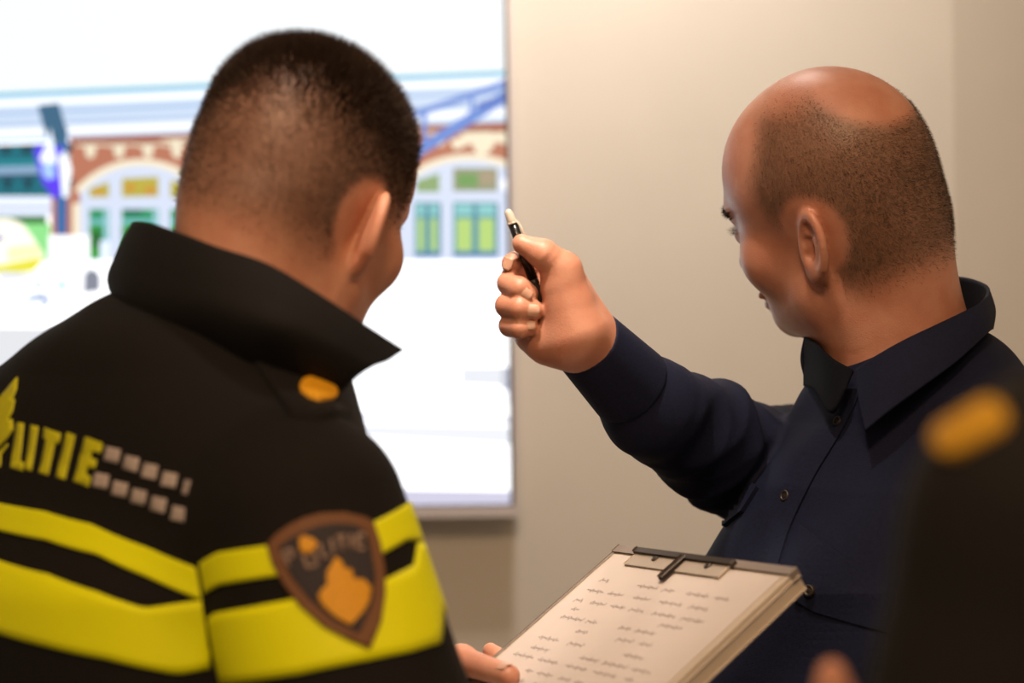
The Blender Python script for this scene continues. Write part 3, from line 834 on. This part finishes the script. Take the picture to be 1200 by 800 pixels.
# lettering on the back
def poly(*a): return list(a)
letters = [
    poly((20, 495), (30, 496), (24, 540), (30, 542), (28, 552), (10, 548)),
    poly((37, 498), (48, 500), (37, 552), (28, 550)),
    poly((51, 501), (76, 508), (73, 520), (67, 518), (56, 557), (43, 554), (54, 515), (49, 513)),
    poly((80, 507), (92, 510), (76, 562), (63, 559)),
    poly((99, 512), (125, 519), (122, 531), (109, 528), (106, 536), (116, 539), (113, 549), (103, 546), (98, 555), (107, 559), (103, 570), (81, 564))]
for k, lp in zip('LITIE', letters): stick('back_letter', o_trunk, [[(x - .25 * (x - sum(q[0] for q in lp) / len(lp)), y) for x, y in lp]], M['yellow_print'], jacket, 0.0012, 0.003, 8, OF)
stick('wing_print', o_trunk, [[(21, 442), (20, 455), (14, 470), (18, 468), (15, 482), (9, 493), (15, 491), (16, 503), (8, 514), (-4, 526), (-30, 540), (-30, 505), (-12, 482), (4, 462)]], M['yellow_print'], jacket, 0.0012, 0.003, 8, OF)
stick('wing_print', o_trunk, [[(-30, 546), (-2, 531), (10, 520), (14, 512), (8, 524), (2, 532), (1, 546), (-30, 570)]], M['yellow_print'], jacket, 0.0012, 0.003, 8, OF)
rowa = [(132, 533), (154, 543), (176, 552), (199, 562), (224, 572), (243, 580)]; rowb = [(119, 563), (141, 573), (163, 582), (186, 591), (210, 602), (232, 611)]
for c in rowa + rowb:
    w = 5.0 if c[0] > 240 else 8.0
    stick('reflective_square', o_trunk, [[(c[0] - w + 1.5, c[1] - 10), (c[0] + w + 1.5, c[1] - 6.5), (c[0] + w - 1.5, c[1] + 10), (c[0] - w - 1.5, c[1] + 6.5)]], M['silver'], jacket, 0.0012, 0.003, 8, OF)

# arm badge
outer = [(315, 638), (326, 626), (340, 616), (356, 608), (374, 603), (401, 602), (424, 608), (434, 614), (442, 639), (447, 669), (448, 696), (444, 729), (432, 761), (408, 750), (379, 734), (352, 709), (334, 684), (321, 660)]
inner = [(329, 642), (341, 632), (356, 624), (372, 618), (390, 615), (412, 617), (425, 624), (430, 642), (436, 675), (434, 707), (428, 723), (419, 743), (390, 727), (363, 702), (343, 675), (334, 657)]
badge = stick('arm_badge', o_sleeve_r, [outer], M['badge_rim'], jacket, 0.0045, 0.006, 8, OF, True)
stick('badge_field', o_sleeve_r, [inner], M['badge_field'], jacket, 0.0052, 0.002, 8, OF, True)
flame = [(392, 654), (399, 660), (402, 668), (410, 669), (412, 680), (423, 681), (432, 691), (430, 705), (424, 718), (410, 734), (394, 725), (379, 711), (373, 700), (378, 691), (383, 687), (382, 673)]
stick('badge_flame', o_sleeve_r, [flame], M['badge_gold'], jacket, 0.0060, 0.002, 7, OF, True)
stick('badge_flame', o_sleeve_r, [[(351, 633), (356, 629), (367, 633), (372, 639), (367, 648), (360, 651), (353, 647)]], M['badge_gold'], jacket, 0.0066, 0.002, 7, OF, True)
def stroke(a, b, w):
    a, b = np.array(a, float), np.array(b, float); n = np.array([-(b - a)[1], (b - a)[0]]); n = n / np.linalg.norm(n) * w / 2
    return [tuple(a + n), tuple(b + n), tuple(b - n), tuple(a - n)]
def glyph(ch, cx, cy, w, h, tilt, sw=4.0):
    """strokes of one capital letter around (cx, cy)"""
    S = {'P': [((-1, 1), (-1, -1)), ((-1, -1), (.8, -1)), ((.8, -1), (.8, 0)), ((.8, 0), (-1, 0))], 'O': [((-.8, -1), (.8, -1)), ((.8, -1), (.8, 1)), ((.8, 1), (-.8, 1)), ((-.8, 1), (-.8, -1))],
         'L': [((-.8, -1), (-.8, 1)), ((-.8, 1), (.9, 1))], 'I': [((0, -1), (0, 1))], 'T': [((-1, -1), (1, -1)), ((0, -1), (0, 1))],
         'E': [((-.8, -1), (-.8, 1)), ((-.8, -1), (.9, -1)), ((-.8, 0), (.7, 0)), ((-.8, 1), (.9, 1))]}[ch]
    ct, st = math.cos(tilt), math.sin(tilt); T = lambda q: (cx + q[0] * w / 2 * ct - q[1] * h / 2 * st, cy + q[0] * w / 2 * st + q[1] * h / 2 * ct)
    return [stroke(T(a), T(b), sw) for a, b in S]
for ch, cx, cy, w, ti in (('P', 342, 654, 11, -.45), ('O', 364, 657, 14, -.35), ('L', 379, 646, 8, -.25), ('I', 388, 642, 4, -.2), ('T', 398, 639, 10, -.15), ('I', 408, 637, 4, -.1), ('E', 419, 637, 10, 0.0)):
    for s in [glyph(ch, cx, cy, w, 17, ti, 3.6)]:
        stick('badge_letter', o_sleeve_r, s, M['badge_letter'], jacket, 0.0060, 0.002, 9, OF)
legs(officer, OF, oy, OF, 0.98)

# ================================================================== the man pointing with the pen
BM = V(0.350, 1.79, 0.0)
by = math.radians(-115); b_f = V(math.sin(by), math.cos(by), 0); b_r = V(math.cos(by), -math.sin(by), 0)
b_rows = np.stack([b_r, b_f, V(0, 0, 1)])
BC = Wd(974, 240, 1.80); BS = np.array([1.0, .95, 1.06])
BR_ = euler_rows(math.radians(-47), math.radians(4), math.radians(-22))
b_loc = lambda p: ((p - BC) @ BR_.T) / BS
def Bw(x, y, z): return BC + (V(x, y, z) * BS) @ BR_
BN = Wd(1075, 445, 1.80)                                # base of the neck
bSR = V(0.325, 2.02, 1.425); bER = V(0.228, 1.885, 1.429); bWR = Wd(690, 402, 1.675)
bSL = V(0.435, 1.63, 1.430); bEL = V(0.470, 1.62, 1.13); bWL = V(0.42, 1.50, 0.90)
D_ = 1.66
def b_hand(p):
    def fn(q):
        d = chain(q, [Wd(722, 434, 1.705), Wd(694, 406, 1.68), Wd(668, 392, 1.672)], [.0245, .0255, .027], .01)
        mcp = [Wd(640, 310, 1.700), Wd(618, 336, 1.702), Wd(613, 362, 1.700), Wd(617, 386, 1.694)]
        for c, r in zip(mcp, (.0145, .0150, .0145, .0140)):
            d = smin(d, cone(q, Wd(672, 385, 1.682), c, .020, r), .012)
        d = smin(d, cone(q, Wd(676, 388, 1.655), Wd(658, 338, 1.652), .0250, .0175), .016)           # ball of the thumb
        d = smin(d, chain(q, [Wd(664, 404, 1.660), Wd(640, 402, 1.668), Wd(622, 394, 1.676)], [.0200, .0155, .0135], .01), .012)     # heel of the hand
        fr = (.0102, .0104, .0094)
        fin = [
            [mcp[0], Wd(617, 312, 1.690), Wd(603, 308, 1.676), Wd(600.5, 309, 1.665)],
            [mcp[1], Wd(601, 325, 1.682), Wd(596.5, 332, 1.662), Wd(609, 338, 1.650), Wd(618, 344.5, 1.652)],
            [mcp[2], Wd(600, 355, 1.680), Wd(594, 358, 1.660), Wd(609, 361, 1.647), Wd(624.5, 363.5, 1.650)],
            [mcp[3], Wd(602, 378, 1.680), Wd(597.5, 381.5, 1.662), Wd(609, 384, 1.650), Wd(620, 382.5, 1.653)]]
        rr = [[.0118, .0105, .0095, .0092], [.0118, .0102, .0100, .0101, .0091], [.0118, .0100, .0100, .0100, .0090], [.0112, .0094, .0094, .0090, .0079]]
        for pt, r in zip(fin, rr):
            d = smin(d, chain(q, pt, r, .0012), .0022)
        th = chain(q, [Wd(668, 350, 1.655), Wd(659, 318, 1.650), Wd(637, 298, 1.644), Wd(611.5, 285.5, 1.646)], [.0180, .0138, .0108, .0082], .009)
        th = smin(th, sph(q, Wd(660, 316, 1.652), .0140), .008)
        d = smin(d, th, .008)
        d = smin(d, cone(q, Wd(690, 380, 1.678), Wd(664, 322, 1.672), .018, .014), .012)
        d = d + 0.0004 * np.sin((q @ unit(V(1, .2, -.9))) * 900) * np.exp(-((np.linalg.norm(q - Wd(640, 300, 1.64), axis=1)) / .012) ** 2)
        return d
    return near(p, Wd(645, 355, 1.67), .125, fn, .03)
def b_body(p):
    d = near(p, BC, .20, lambda q: head_sdf(b_loc(q), -.013, -.024, .86, -.20, .011) * .97, .05)
    d = smin(d, cone(p, Bw(0, -.018, -.040), BN + V(-.012, 0.0, .0), .058, .063), .035)
    d = smin(d, cone(p, Bw(0, -.064, -.030), BN + V(.002, .005, .02), .038, .046), .03)
    l = (p - BM) @ b_rows.T
    d = smin(d, ell(l, (0, 0.01, 1.22), (.155, .09, .27)), .06)
    for S, E, W in ((bSR, bER, bWR + (bER - bWR) * .20), (bSL, bEL, bWL)):
        d = smin(d, chain(p, [S, E, W], [.048, .040, .024], .02), .03)
    d = smin(d, b_hand(p), .008)
    d = smin(d, hand_sdf(p, bWL, V(-.1, -.15, -1), V(.6, .5, 0), V(-.6, -.6, .1), (.3, .4, .3)), .01)
    return d
def b_stub(p):
    l = b_loc(p); x, y, z = np.abs(l[:, 0]), l[:, 1], l[:, 2]
    w = wave(l, 55, 9) * 0.007
    up = 1 - sstep(z + w, .086, .108)                                   # bald above the band
    crown = np.sqrt((x / .047) ** 2 + ((y + .068) / .050) ** 2 + ((z - .090) / .050) ** 2)
    up = up * sstep(crown + w * 8, .80, 1.12)
    lowb = sstep(z + w, -.075, -.030)
    lows = sstep(z + w - .4 * np.clip(y - .0, 0, 1), -.018, .012)
    low = np.where(y < -.035, lowb, np.where(y < -.012, sstep(z + w, -.055, -.010), lows))
    front = 1 - sstep(y + w, .002, .032)
    ear = np.sqrt((x - .080) ** 2 + (y + .024) ** 2 + (z + .006) ** 2)
    return np.clip(up * low * front * sstep(ear, .030, .042), 0, 1) * (np.linalg.norm(l, axis=1) < .2)
man, bv, bq = body_mesh('person', b_body, V(-.06, 1.36, .70), V(.66, 2.16, 1.86), 0.0023, M['skin_b'], BM,
    lambda p: b_stub(p) * 0.85, 'balding person in navy shirt pointing a pen at the display')
bh = head_faces(bv, bq, BC)
strands('hair', bv, bh, lambda p: b_stub(p) ** 1.2 * (.8 + .5 * wave(b_loc(p), 55, 21)), lambda p: np.full(len(p), .0042), lambda p: np.tile(-BR_[1] * .9 - BR_[2] * .5, (len(p), 1)),
        M['hair_b'], man, 30000, BM, b_body, 7, 0.00040, 0.30)
def brow_d(p):
    l = b_loc(p); x = np.abs(l[:, 0])
    return ((np.abs(l[:, 2] - .0195 + (x - .03) ** 2 * 6) < .0032) & (x > .010) & (x < .052) & (l[:, 1] > .06)).astype(float) + 1e-9
for sg in (-1, 1):
    strands('eyebrow', bv, bh, lambda p, sg=sg: brow_d(p) * (b_loc(p)[:, 0] * sg > 0), lambda p: np.full(len(p), .005), lambda p: np.stack([np.sign(b_loc(p)[:, 0])] * 3, 1) * BR_[0] * .8 + BR_[2] * .3, M['lash'], man, 450, BM, b_body, 9, 0.0007, .3)
def lash_d(p):
    l = b_loc(p); x = np.abs(l[:, 0])
    return ((np.abs(l[:, 2] + .001) < .0022) & (x > .019) & (x < .044) & (l[:, 1] > .07)).astype(float) + 1e-9
for sg in (-1, 1):
    strands('eyelash', bv, bh, lambda p, sg=sg: lash_d(p) * (b_loc(p)[:, 0] * sg > 0), lambda p: np.full(len(p), .008), lambda p: np.tile(BR_[2] * .2 + BR_[1] * .6, (len(p), 1)), M['lash'], man, 80, BM, b_body, 10, 0.0004, .15)
# nails of the pointing hand
tocam = lambda c: unit(CAM - c)
def nail_px(px, dpt, adir, tilt, w, l, up=(0, 0)):
    c, ok = px_hit(b_body, [px], 1.2); c = c[0]; n = grad(b_body, c[None], 1.5e-3)[0]
    ax = Wd(px[0] + adir[0], px[1] + adir[1], c[1]) - Wd(px[0], px[1], c[1])
    nail('fingernail', c + n * .0001, ax, n, w, l, M['nail'], man, BM)
nail_px((616, 345), 0, (10, 6.0), 0, .0105, .0105)
nail_px((625, 364), 0, (10, .8), 0, .0105, .0105)
nail_px((621, 380.5), 0, (10, -.4), 0, .0085, .0095)
nail_px((595, 309), 0, (-3.0, 8), 0, .0088, .0105)

# ---- his shirt
BZ = [0.80, 1.00, 1.20, 1.34, 1.42, 1.475, 1.520]
def b_trunk(p):
    l = (p - BM) @ b_rows.T
    d = torso_loft(l, BZ, [.180, .185, .195, .192, .165, .115, .075], [.130, .142, .150, .138, .115, .088, .070], [.0, .022, .032, .025, .010, .0, -.002], 2.3)
    d = smin(d, cone(p, BN + V(.008, 0, -.022), bSL + V(0, .01, 0), .070, .066), .05)
    d = smin(d, cone(p, BN + V(.008, 0, -.022), bSR + V(0, -.02, 0), .064, .058), .05)
    fold = np.sin(l[:, 2] * 38 + l[:, 0] * 46 + wave(p, 12, 4) * 1.4) * .0048 * sstep(l[:, 1], .02, .10)
    return d - .0035 * wave(l, 18, 6) + fold
cA, cB = Wd(687, 400, 1.676), Wd(739, 453, 1.722); cu = unit(cB - cA); cL = np.linalg.norm(cB - cA)
ub = unit(bWR - bER)
def b_sleeve_r(p):
    cw = cB + cu * .035
    d = chain(p, [bSR, bER, bER + (cw - bER) * .5, cw, cB - cu * .012], [.058, .0560, .0520, .0425, .0325], .012)
    d = smax(d, (cA + (cB - cA) * .6 - p) @ cu, .004)
    t = (p - bER) @ ub; r1 = unit(np.cross(ub, V(0, 0, 1))); r2 = np.cross(ub, r1)
    th = np.arctan2((p - bER) @ r2, (p - bER) @ r1)
    amp = .0034 * sstep(t, -.14, -.02) * (1 - sstep(t, .155, .185)) * (.55 + .45 * wave(p, 34, 13))
    w1 = wave(p, 26, 12) * 1.5
    rid = lambda x: 1 - 2 * np.abs(np.sin(x * .5))
    d = d - amp * (1.1 * rid(t * 105 + 2 * th + w1) + .9 * rid(t * 150 - th + w1 * 1.4 + 1) + .8 * rid(t * 62 + 3 * th - w1) + .5)
    return d
def b_sleeve_l(p): return chain(p, [bSL, bEL, bWL], [.066, .056, .040], .03) + .003 * np.sin((p[:, 2]) * 90 + wave(p, 20, 3) * 1.5)
def b_shirt(p):
    return smin(smin(b_trunk(p), b_sleeve_l(p), .02), b_sleeve_r(p), .010)
v, q = polygonize(b_shirt, V(-.06, 1.36, .78), V(.70, 2.16, 1.66), 0.0036)
shirt = link('shirt', mesh_np('shirt', v - BM, q), M['navy'], man)
# cuff: a stiff double band round the wrist
def b_cuff(p):
    t = (p - cA) @ cu; r = np.linalg.norm(p - cA - t[:, None] * cu, axis=1)
    R = .0288 + .0065 * np.clip(t / cL, 0, 1.2)
    d = np.abs(r - R) - .0022
    return smax(smax(d, -t, .002), t - cL, .003)
v, q = polygonize(b_cuff, np.minimum(cA, cB) - .06, np.maximum(cA, cB) + .06, .0018)
link('cuff', mesh_np('cuff', v - BM, q), M['navy'], shirt)
# collar
fold_ = [Wd(1004, 433, 1.700), Wd(1030, 416, 1.685), Wd(1062, 398, 1.680), Wd(1100, 380, 1.690), Wd(1140, 360, 1.715), Wd(1157, 345, 1.770), Wd(1152, 333, 1.825), Wd(1118, 325, 1.875), Wd(1070, 333, 1.905), Wd(1010, 356, 1.900), Wd(965, 380, 1.865), Wd(944, 395, 1.820)]
edge_ = [Wd(1014, 505, 1.664), Wd(1042, 482, 1.660), Wd(1080, 454, 1.658), Wd(1120, 424, 1.670), Wd(1156, 390, 1.710), Wd(1162, 384, 1.775), Wd(1152, 376, 1.845), Wd(1130, 372, 1.905), Wd(1070, 380, 1.935), Wd(1000, 400, 1.930), Wd(950, 425, 1.885), Wd(946, 448, 1.820)]
midc = [a * .5 + b * .5 + unit((a + b) / 2 - V(BN[0], BN[1], ((a + b) / 2)[2])) * .004 for a, b in zip(fold_, edge_)]
loft('collar', [fold_, midc, edge_], .0032, M['navy'], shirt, 110, 16, BM)
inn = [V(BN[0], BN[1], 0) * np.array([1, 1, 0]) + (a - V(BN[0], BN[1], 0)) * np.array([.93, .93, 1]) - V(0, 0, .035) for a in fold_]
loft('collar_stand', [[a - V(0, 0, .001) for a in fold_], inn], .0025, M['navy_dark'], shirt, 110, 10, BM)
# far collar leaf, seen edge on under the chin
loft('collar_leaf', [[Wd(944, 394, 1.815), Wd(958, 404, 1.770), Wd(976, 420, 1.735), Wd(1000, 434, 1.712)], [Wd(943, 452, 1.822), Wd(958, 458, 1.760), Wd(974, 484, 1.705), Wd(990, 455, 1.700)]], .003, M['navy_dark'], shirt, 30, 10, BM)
# front strip with snaps, chest pockets
strip = [(1000, 448), (988, 476), (972, 506), (948, 545), (930, 580), (914, 616), (902, 654), (890, 700)]
def offs(pts, w):
    P = np.array(pts, float); T = np.gradient(P, axis=0); n = np.stack([-T[:, 1], T[:, 0]], 1); n /= np.linalg.norm(n, axis=1)[:, None]
    return [tuple(a) for a in P + n * w] + [tuple(a) for a in (P - n * w)[::-1]]
stick('button_strip', b_trunk, [offs(spline(np.array(strip, float), 24), 13)], M['navy'], shirt, .0022, .005, 7, BM, False)
snap('snap_button', b_trunk, (921, 581), .0052, shirt, BM); snap('snap_button', b_trunk, (983, 494), .0048, shirt, BM)
stick('pocket_flap', b_trunk, [[(939, 615), (972, 640), (1008, 668), (1050, 692), (1048, 744), (1012, 734), (984, 725), (956, 716), (932, 702)]], M['navy'], shirt, .0030, .006, 8, BM, False)
stick('pocket_flap', b_trunk, [[(872, 556), (890, 572), (872, 600), (850, 618), (838, 614), (852, 580)]], M['navy'], shirt, .0040, .008, 6, BM, False)
stick('pocket', b_trunk, [[(941, 700), (1040, 738), (1030, 850), (930, 830)]], M['navy'], shirt, .0012, .004, 10, BM, False)
snap('snap_button', lambda p: b_trunk(p) - .003, (949, 692), .0052, shirt, BM)
legs(man, BM, by, BM, 0.98)

# ================================================================== pen
pa, pb = Wd(594.5, 245, 1.655), Wd(634, 352, 1.664); pu = unit(pb - pa)
pen = empty('pen', tuple(pb), 'black ballpoint pen with milky tip, held in the pointing hand', 'pen')
def lathe(name, prof, A, U, mt, parent, origin, S=20):
    U = unit(U); a = unit(np.cross(U, V(0, 1, 0.2))); b = np.cross(U, a); v = []; q = []
    for t, r in prof:
        for k in range(S):
            w = 6.28319 * k / S; v.append(A + U * t + (a * math.cos(w) + b * math.sin(w)) * r)
    for i in range(len(prof) - 1):
        for k in range(S): q.append((i * S + k, (i + 1) * S + k, (i + 1) * S + (k + 1) % S, i * S + (k + 1) % S))
    return link(name, mesh_np(name, np.array(v) - origin, q), mt, parent)
lathe('milky_tip', [(0, .0002), (.0005, .0022), (.003, .0034), (.010, .0040), (.0125, .0042), (.0127, .0030)], pa, pu, M['pen_clear'], pen, pb)
lathe('barrel', [(.0120, .0010), (.0121, .0040), (.030, .0043), (.062, .0043), (.0622, .0034)], pa, pu, M['pen_black'], pen, pb)
lathe('grip', [(.062, .0010), (.0621, .0041)] + [(.066 + .004 * k + j, .0041 - (.0006 if j else 0)) for k in range(9) for j in (0, .002)] + [(.104, .0038), (.112, .0022), (.114, .0006)], pa, pu, M['pen_grey'], pen, pb)
lathe('ring', [(.0112, .0030), (.0113, .0047), (.0128, .0047), (.0129, .0030)], pa, pu, M['pen_clear'], pen, pb)
cs = unit(np.cross(pu, V(0, 1, 0))); cs = cs if cs[0] > 0 else -cs; cs = unit(cs - V(0, .5, 0))
cw_ = np.cross(pu, cs)
loft('clip', [[pa + pu * t + cs * h + cw_ * w for t, h in ((.0125, .0046), (.018, .0062), (.026, .0064), (.034, .0058), (.037, .0048))] for w in (-.0016, .0016)], .0009, M['pen_clear'], pen, 20, 4, pb)

# ================================================================== clipboard and the notes on it
bo = Bp(BWID / 2, BLEN / 2, -BTH / 2)
cb = empty('clipboard', tuple(bo), 'clipboard held out in front by the person in striped jacket', 'clipboard')
def bbox(name, u0, u1, v0, v1, w0, w1, mt, parent, bev=.0015, o=bo):
    bm = bmesh.new(); bmesh.ops.create_cube(bm, size=1)
    for v in bm.verts:
        u_, v_, w_ = u0 + (v.co.x + .5) * (u1 - u0), v0 + (v.co.y + .5) * (v1 - v0), w0 + (v.co.z + .5) * (w1 - w0)
        v.co = Bp(u_, v_, w_) - o
    if bev: bmesh.ops.bevel(bm, geom=bm.edges[:], offset=bev, segments=3, affect='EDGES', profile=.5)
    bmesh.ops.recalc_face_normals(bm, faces=bm.faces[:])
    return link(name, from_bm(name, bm), mt, parent)
bbox('board', 0, BWID, 0, BLEN, -BTH, -.0042, M['board'], cb, .002)
bbox('top_plate', 0, BWID, 0, BLEN, -.0034, 0, M['board'], cb, .0010)
bbox('seam', .0012, BWID - .0012, .0012, BLEN - .0012, -.0046, -.0030, M['board_line'], cb, 0)
bbox('left_rim', -.0022, .0006, -.001, BLEN, -BTH + .002, .0006, M['board_dark'], cb, .0006)
bbox('end_rim', -.001, BWID + .001, -.0022, .0050, -.006, .0022, M['board_dark'], cb, .0009)
bbox('clip_plate', .036, .165, .006, .0200, .0014, .0034, M['clip'], cb, .0008)
bbox('clip_plate', .034, .168, .0020, .0060, .0020, .0062, M['clip_dark'], cb, .0010)
bbox('clip_lever', .1015, .1060, .006, .032, .0040, .0065, M['clip_dark'], cb, .0014)
for u in (.068, .140):
    lathe('rivet', [(-.001, .0001), (-.001, .0036), (.0008, .0036), (.0014, .0026), (.0015, .0001)][::1], Bp(u, .0095, .0034), E3, M['clip_dark'], cb, bo)
po = Bp(BWID / 2, .16, .0008)
pp = empty('sheet_of_notes', tuple(po), 'handwritten sheet of paper under the metal clip of the clipboard', 'paper')
bbox('paper', .0065, BWID - .006, .0085, BLEN - .012, .0002, .0012, M['paper'], pp, 0, po)
# handwriting: short looping pen strokes in lines
rng = random.Random(4); bm = bmesh.new()
def pstroke(pts, w):
    P = np.array(pts); T = np.gradient(P, axis=0); n = np.stack([-T[:, 1], T[:, 0]], 1); n /= np.linalg.norm(n, axis=1)[:, None] + 1e-9
    a = [bm.verts.new(Bp(*(x + y * w / 2), .00135) - po) for x, y in zip(P, n)]; b = [bm.verts.new(Bp(*(x - y * w / 2), .00135) - po) for x, y in zip(P, n)]
    for i in range(len(P) - 1): bm.faces.new((a[i], b[i], b[i + 1], a[i + 1]))
v = .042
while v < BLEN - .02:
    u = .020 + rng.uniform(0, .02)
    while u < BWID - .05:
        wl = rng.uniform(.012, .034)
        if rng.random() < .86:
            n = int(wl / .0011); ph = rng.uniform(0, 6)
            pstroke([(u + i * .0011, v + .0032 * math.sin(i * 1.9 + ph) * (.5 + .5 * math.sin(i * .7 + ph)) - .0006) for i in range(max(n, 4))], .0009)
        u += wl + rng.uniform(.004, .016)
    v += rng.uniform(.0100, .0145)
bmesh.ops.recalc_face_normals(bm, faces=bm.faces[:])
link('handwriting', from_bm('handwriting', bm), M['ink'], pp)

# ================================================================== the third person, close to the camera on the right
TP = V(0.44, 0.86, 0.0)
ty = math.radians(-16); t_f = V(math.sin(ty), math.cos(ty), 0); t_r = V(math.cos(ty), -math.sin(ty), 0); t_rows = np.stack([t_r, t_f, V(0, 0, 1)])
tSL = Wd(1258, 645, .80); tEL = V(.130, .775, 1.175); tWL = Wd(1010, 930, .915)
tSR = TP + t_r * .19 + V(0, 0, 1.455); tER = tSR + V(.05, -.03, -.29); tWR = tER + V(-.02, .16, -.17)
tHC = TP + V(0, 0, 1.70) + t_f * .07; tHR = euler_rows(ty, .05, 0)
t_loc = lambda p: (p - tHC) @ tHR.T
def t_hand(p):
    def fn(q):
        P = lambda x, y, d: Wd(x, y, d)
        d = chain(q, [tWL, P(1015, 890, .925)], [.026, .027], .01)
        for k in range(4): d = smin(d, chain(q, [P(1050, 880 + 16 * k, .93), P(1010, 868 + 24 * k, .965), P(1030, 868 + 24 * k, .93)], [.0125, .0100, .0088], .005), .006)
        return smin(d, chain(q, [P(1012, 905, .91), P(988, 860, .90), P(978, 824, .895), P(975, 790, .893)], [.016, .0110, .0088, .0066], .008), .008)
    return near(p, Wd(1000, 840, .92), .13, fn)
def t_body(p):
    d = near(p, tHC, .2, lambda q: head_sdf(t_loc(q)), .05)
    d = smin(d, cone(p, tHC + V(0, 0, -.05) - t_f * .03, TP + V(0, 0, 1.50), .056, .064), .03)
    l = (p - TP) @ t_rows.T
    d = smin(d, ell(l, (0, 0, 1.24), (.15, .085, .26)), .06)
    for S, E, W in ((tSL, tEL, tWL), (tSR, tER, tWR)): d = smin(d, chain(p, [S, E, W], [.05, .04, .026], .02), .03)
    d = smin(d, t_hand(p), .01)
    return smin(d, hand_sdf(p, tWR, tWR - tER, V(-1, 0, 0), V(0, .5, .8), (.4, .5, .4)), .01)
def t_stub(p):
    l = t_loc(p); return sstep(l[:, 2], -.03, .02) * (1 - sstep(l[:, 1] - .5 * np.clip(l[:, 2] - .05, 0, 1), .03, .06)) * (np.linalg.norm(l, axis=1) < .16)
third, tv_, tq = body_mesh('person', t_body, V(.02, .58, .80), V(.82, 1.22, 1.86), .0040, M['skin'], TP, t_stub, 'person in plain black jacket, cut off by the right edge of the photo')
strands('hair', tv_, head_faces(tv_, tq, tHC), lambda p: t_stub(p) + 1e-9, lambda p: np.full(len(p), .012), lambda p: np.tile(-tHR[1] * .4, (len(p), 1)), M['hair'], third, 20000, TP, t_body, 5, .0006, .3)
def t_jacket(p):
    l = (p - TP) @ t_rows.T
    d = torso_loft(l, TZ, [.195, .190, .195, .180, .125, .085], [.130, .128, .135, .125, .10, .080], [.0, .0, -.0, .0, .01, .015])
    nb = TP + V(0, 0, 1.50)
    for S in (tSL, tSR): d = smin(d, cone(p, nb, S, .080, .070), .05)
    for S, E, W in ((tSL, tEL, tWL), (tSR, tER, tWR)): d = smin(d, chain(p, [S, E, W + (E - W) * .14], [.070, .062, .043], .03), .012)
    return d - .003 * wave(p, 20, 14)
v, q = polygonize(t_jacket, V(.02, .58, .84), V(.84, 1.22, 1.62), .006)
tj = link('jacket', mesh_np('jacket', v - TP, q), M['black_cloth'], third)
nb = TP + V(0, 0, 1.0)
ring = lambda r, z, k: [nb + (t_r * math.sin(a) * r + t_f * math.cos(a) * r) + V(0, 0, z - 1.0 - .012 * math.cos(a)) for a in np.linspace(.35, 6.283 - .35, 16)]
loft('collar', [ring(.073, 1.595, 0), ring(.080, 1.57, 0), ring(.090, 1.535, 0)], .005, M['black_cloth2'], tj, 70, 10, TP)
def capsule_px(a, b, w, n=10):
    a, b = np.array(a, float), np.array(b, float); t = math.atan2((b - a)[1], (b - a)[0])
    return [tuple(b + w * np.array([math.cos(t + s), math.sin(t + s)])) for s in np.linspace(-1.57, 1.57, n)] + [tuple(a + w * np.array([math.cos(t + s), math.sin(t + s)])) for s in np.linspace(1.57, 4.71, n)]
stick('rank_bar', t_jacket, [capsule_px((1117, 518), (1163, 492), 18)], M['gold_bar'], tj, .004, .008, 9, TP, True)
legs(third, TP, ty, TP, .98)
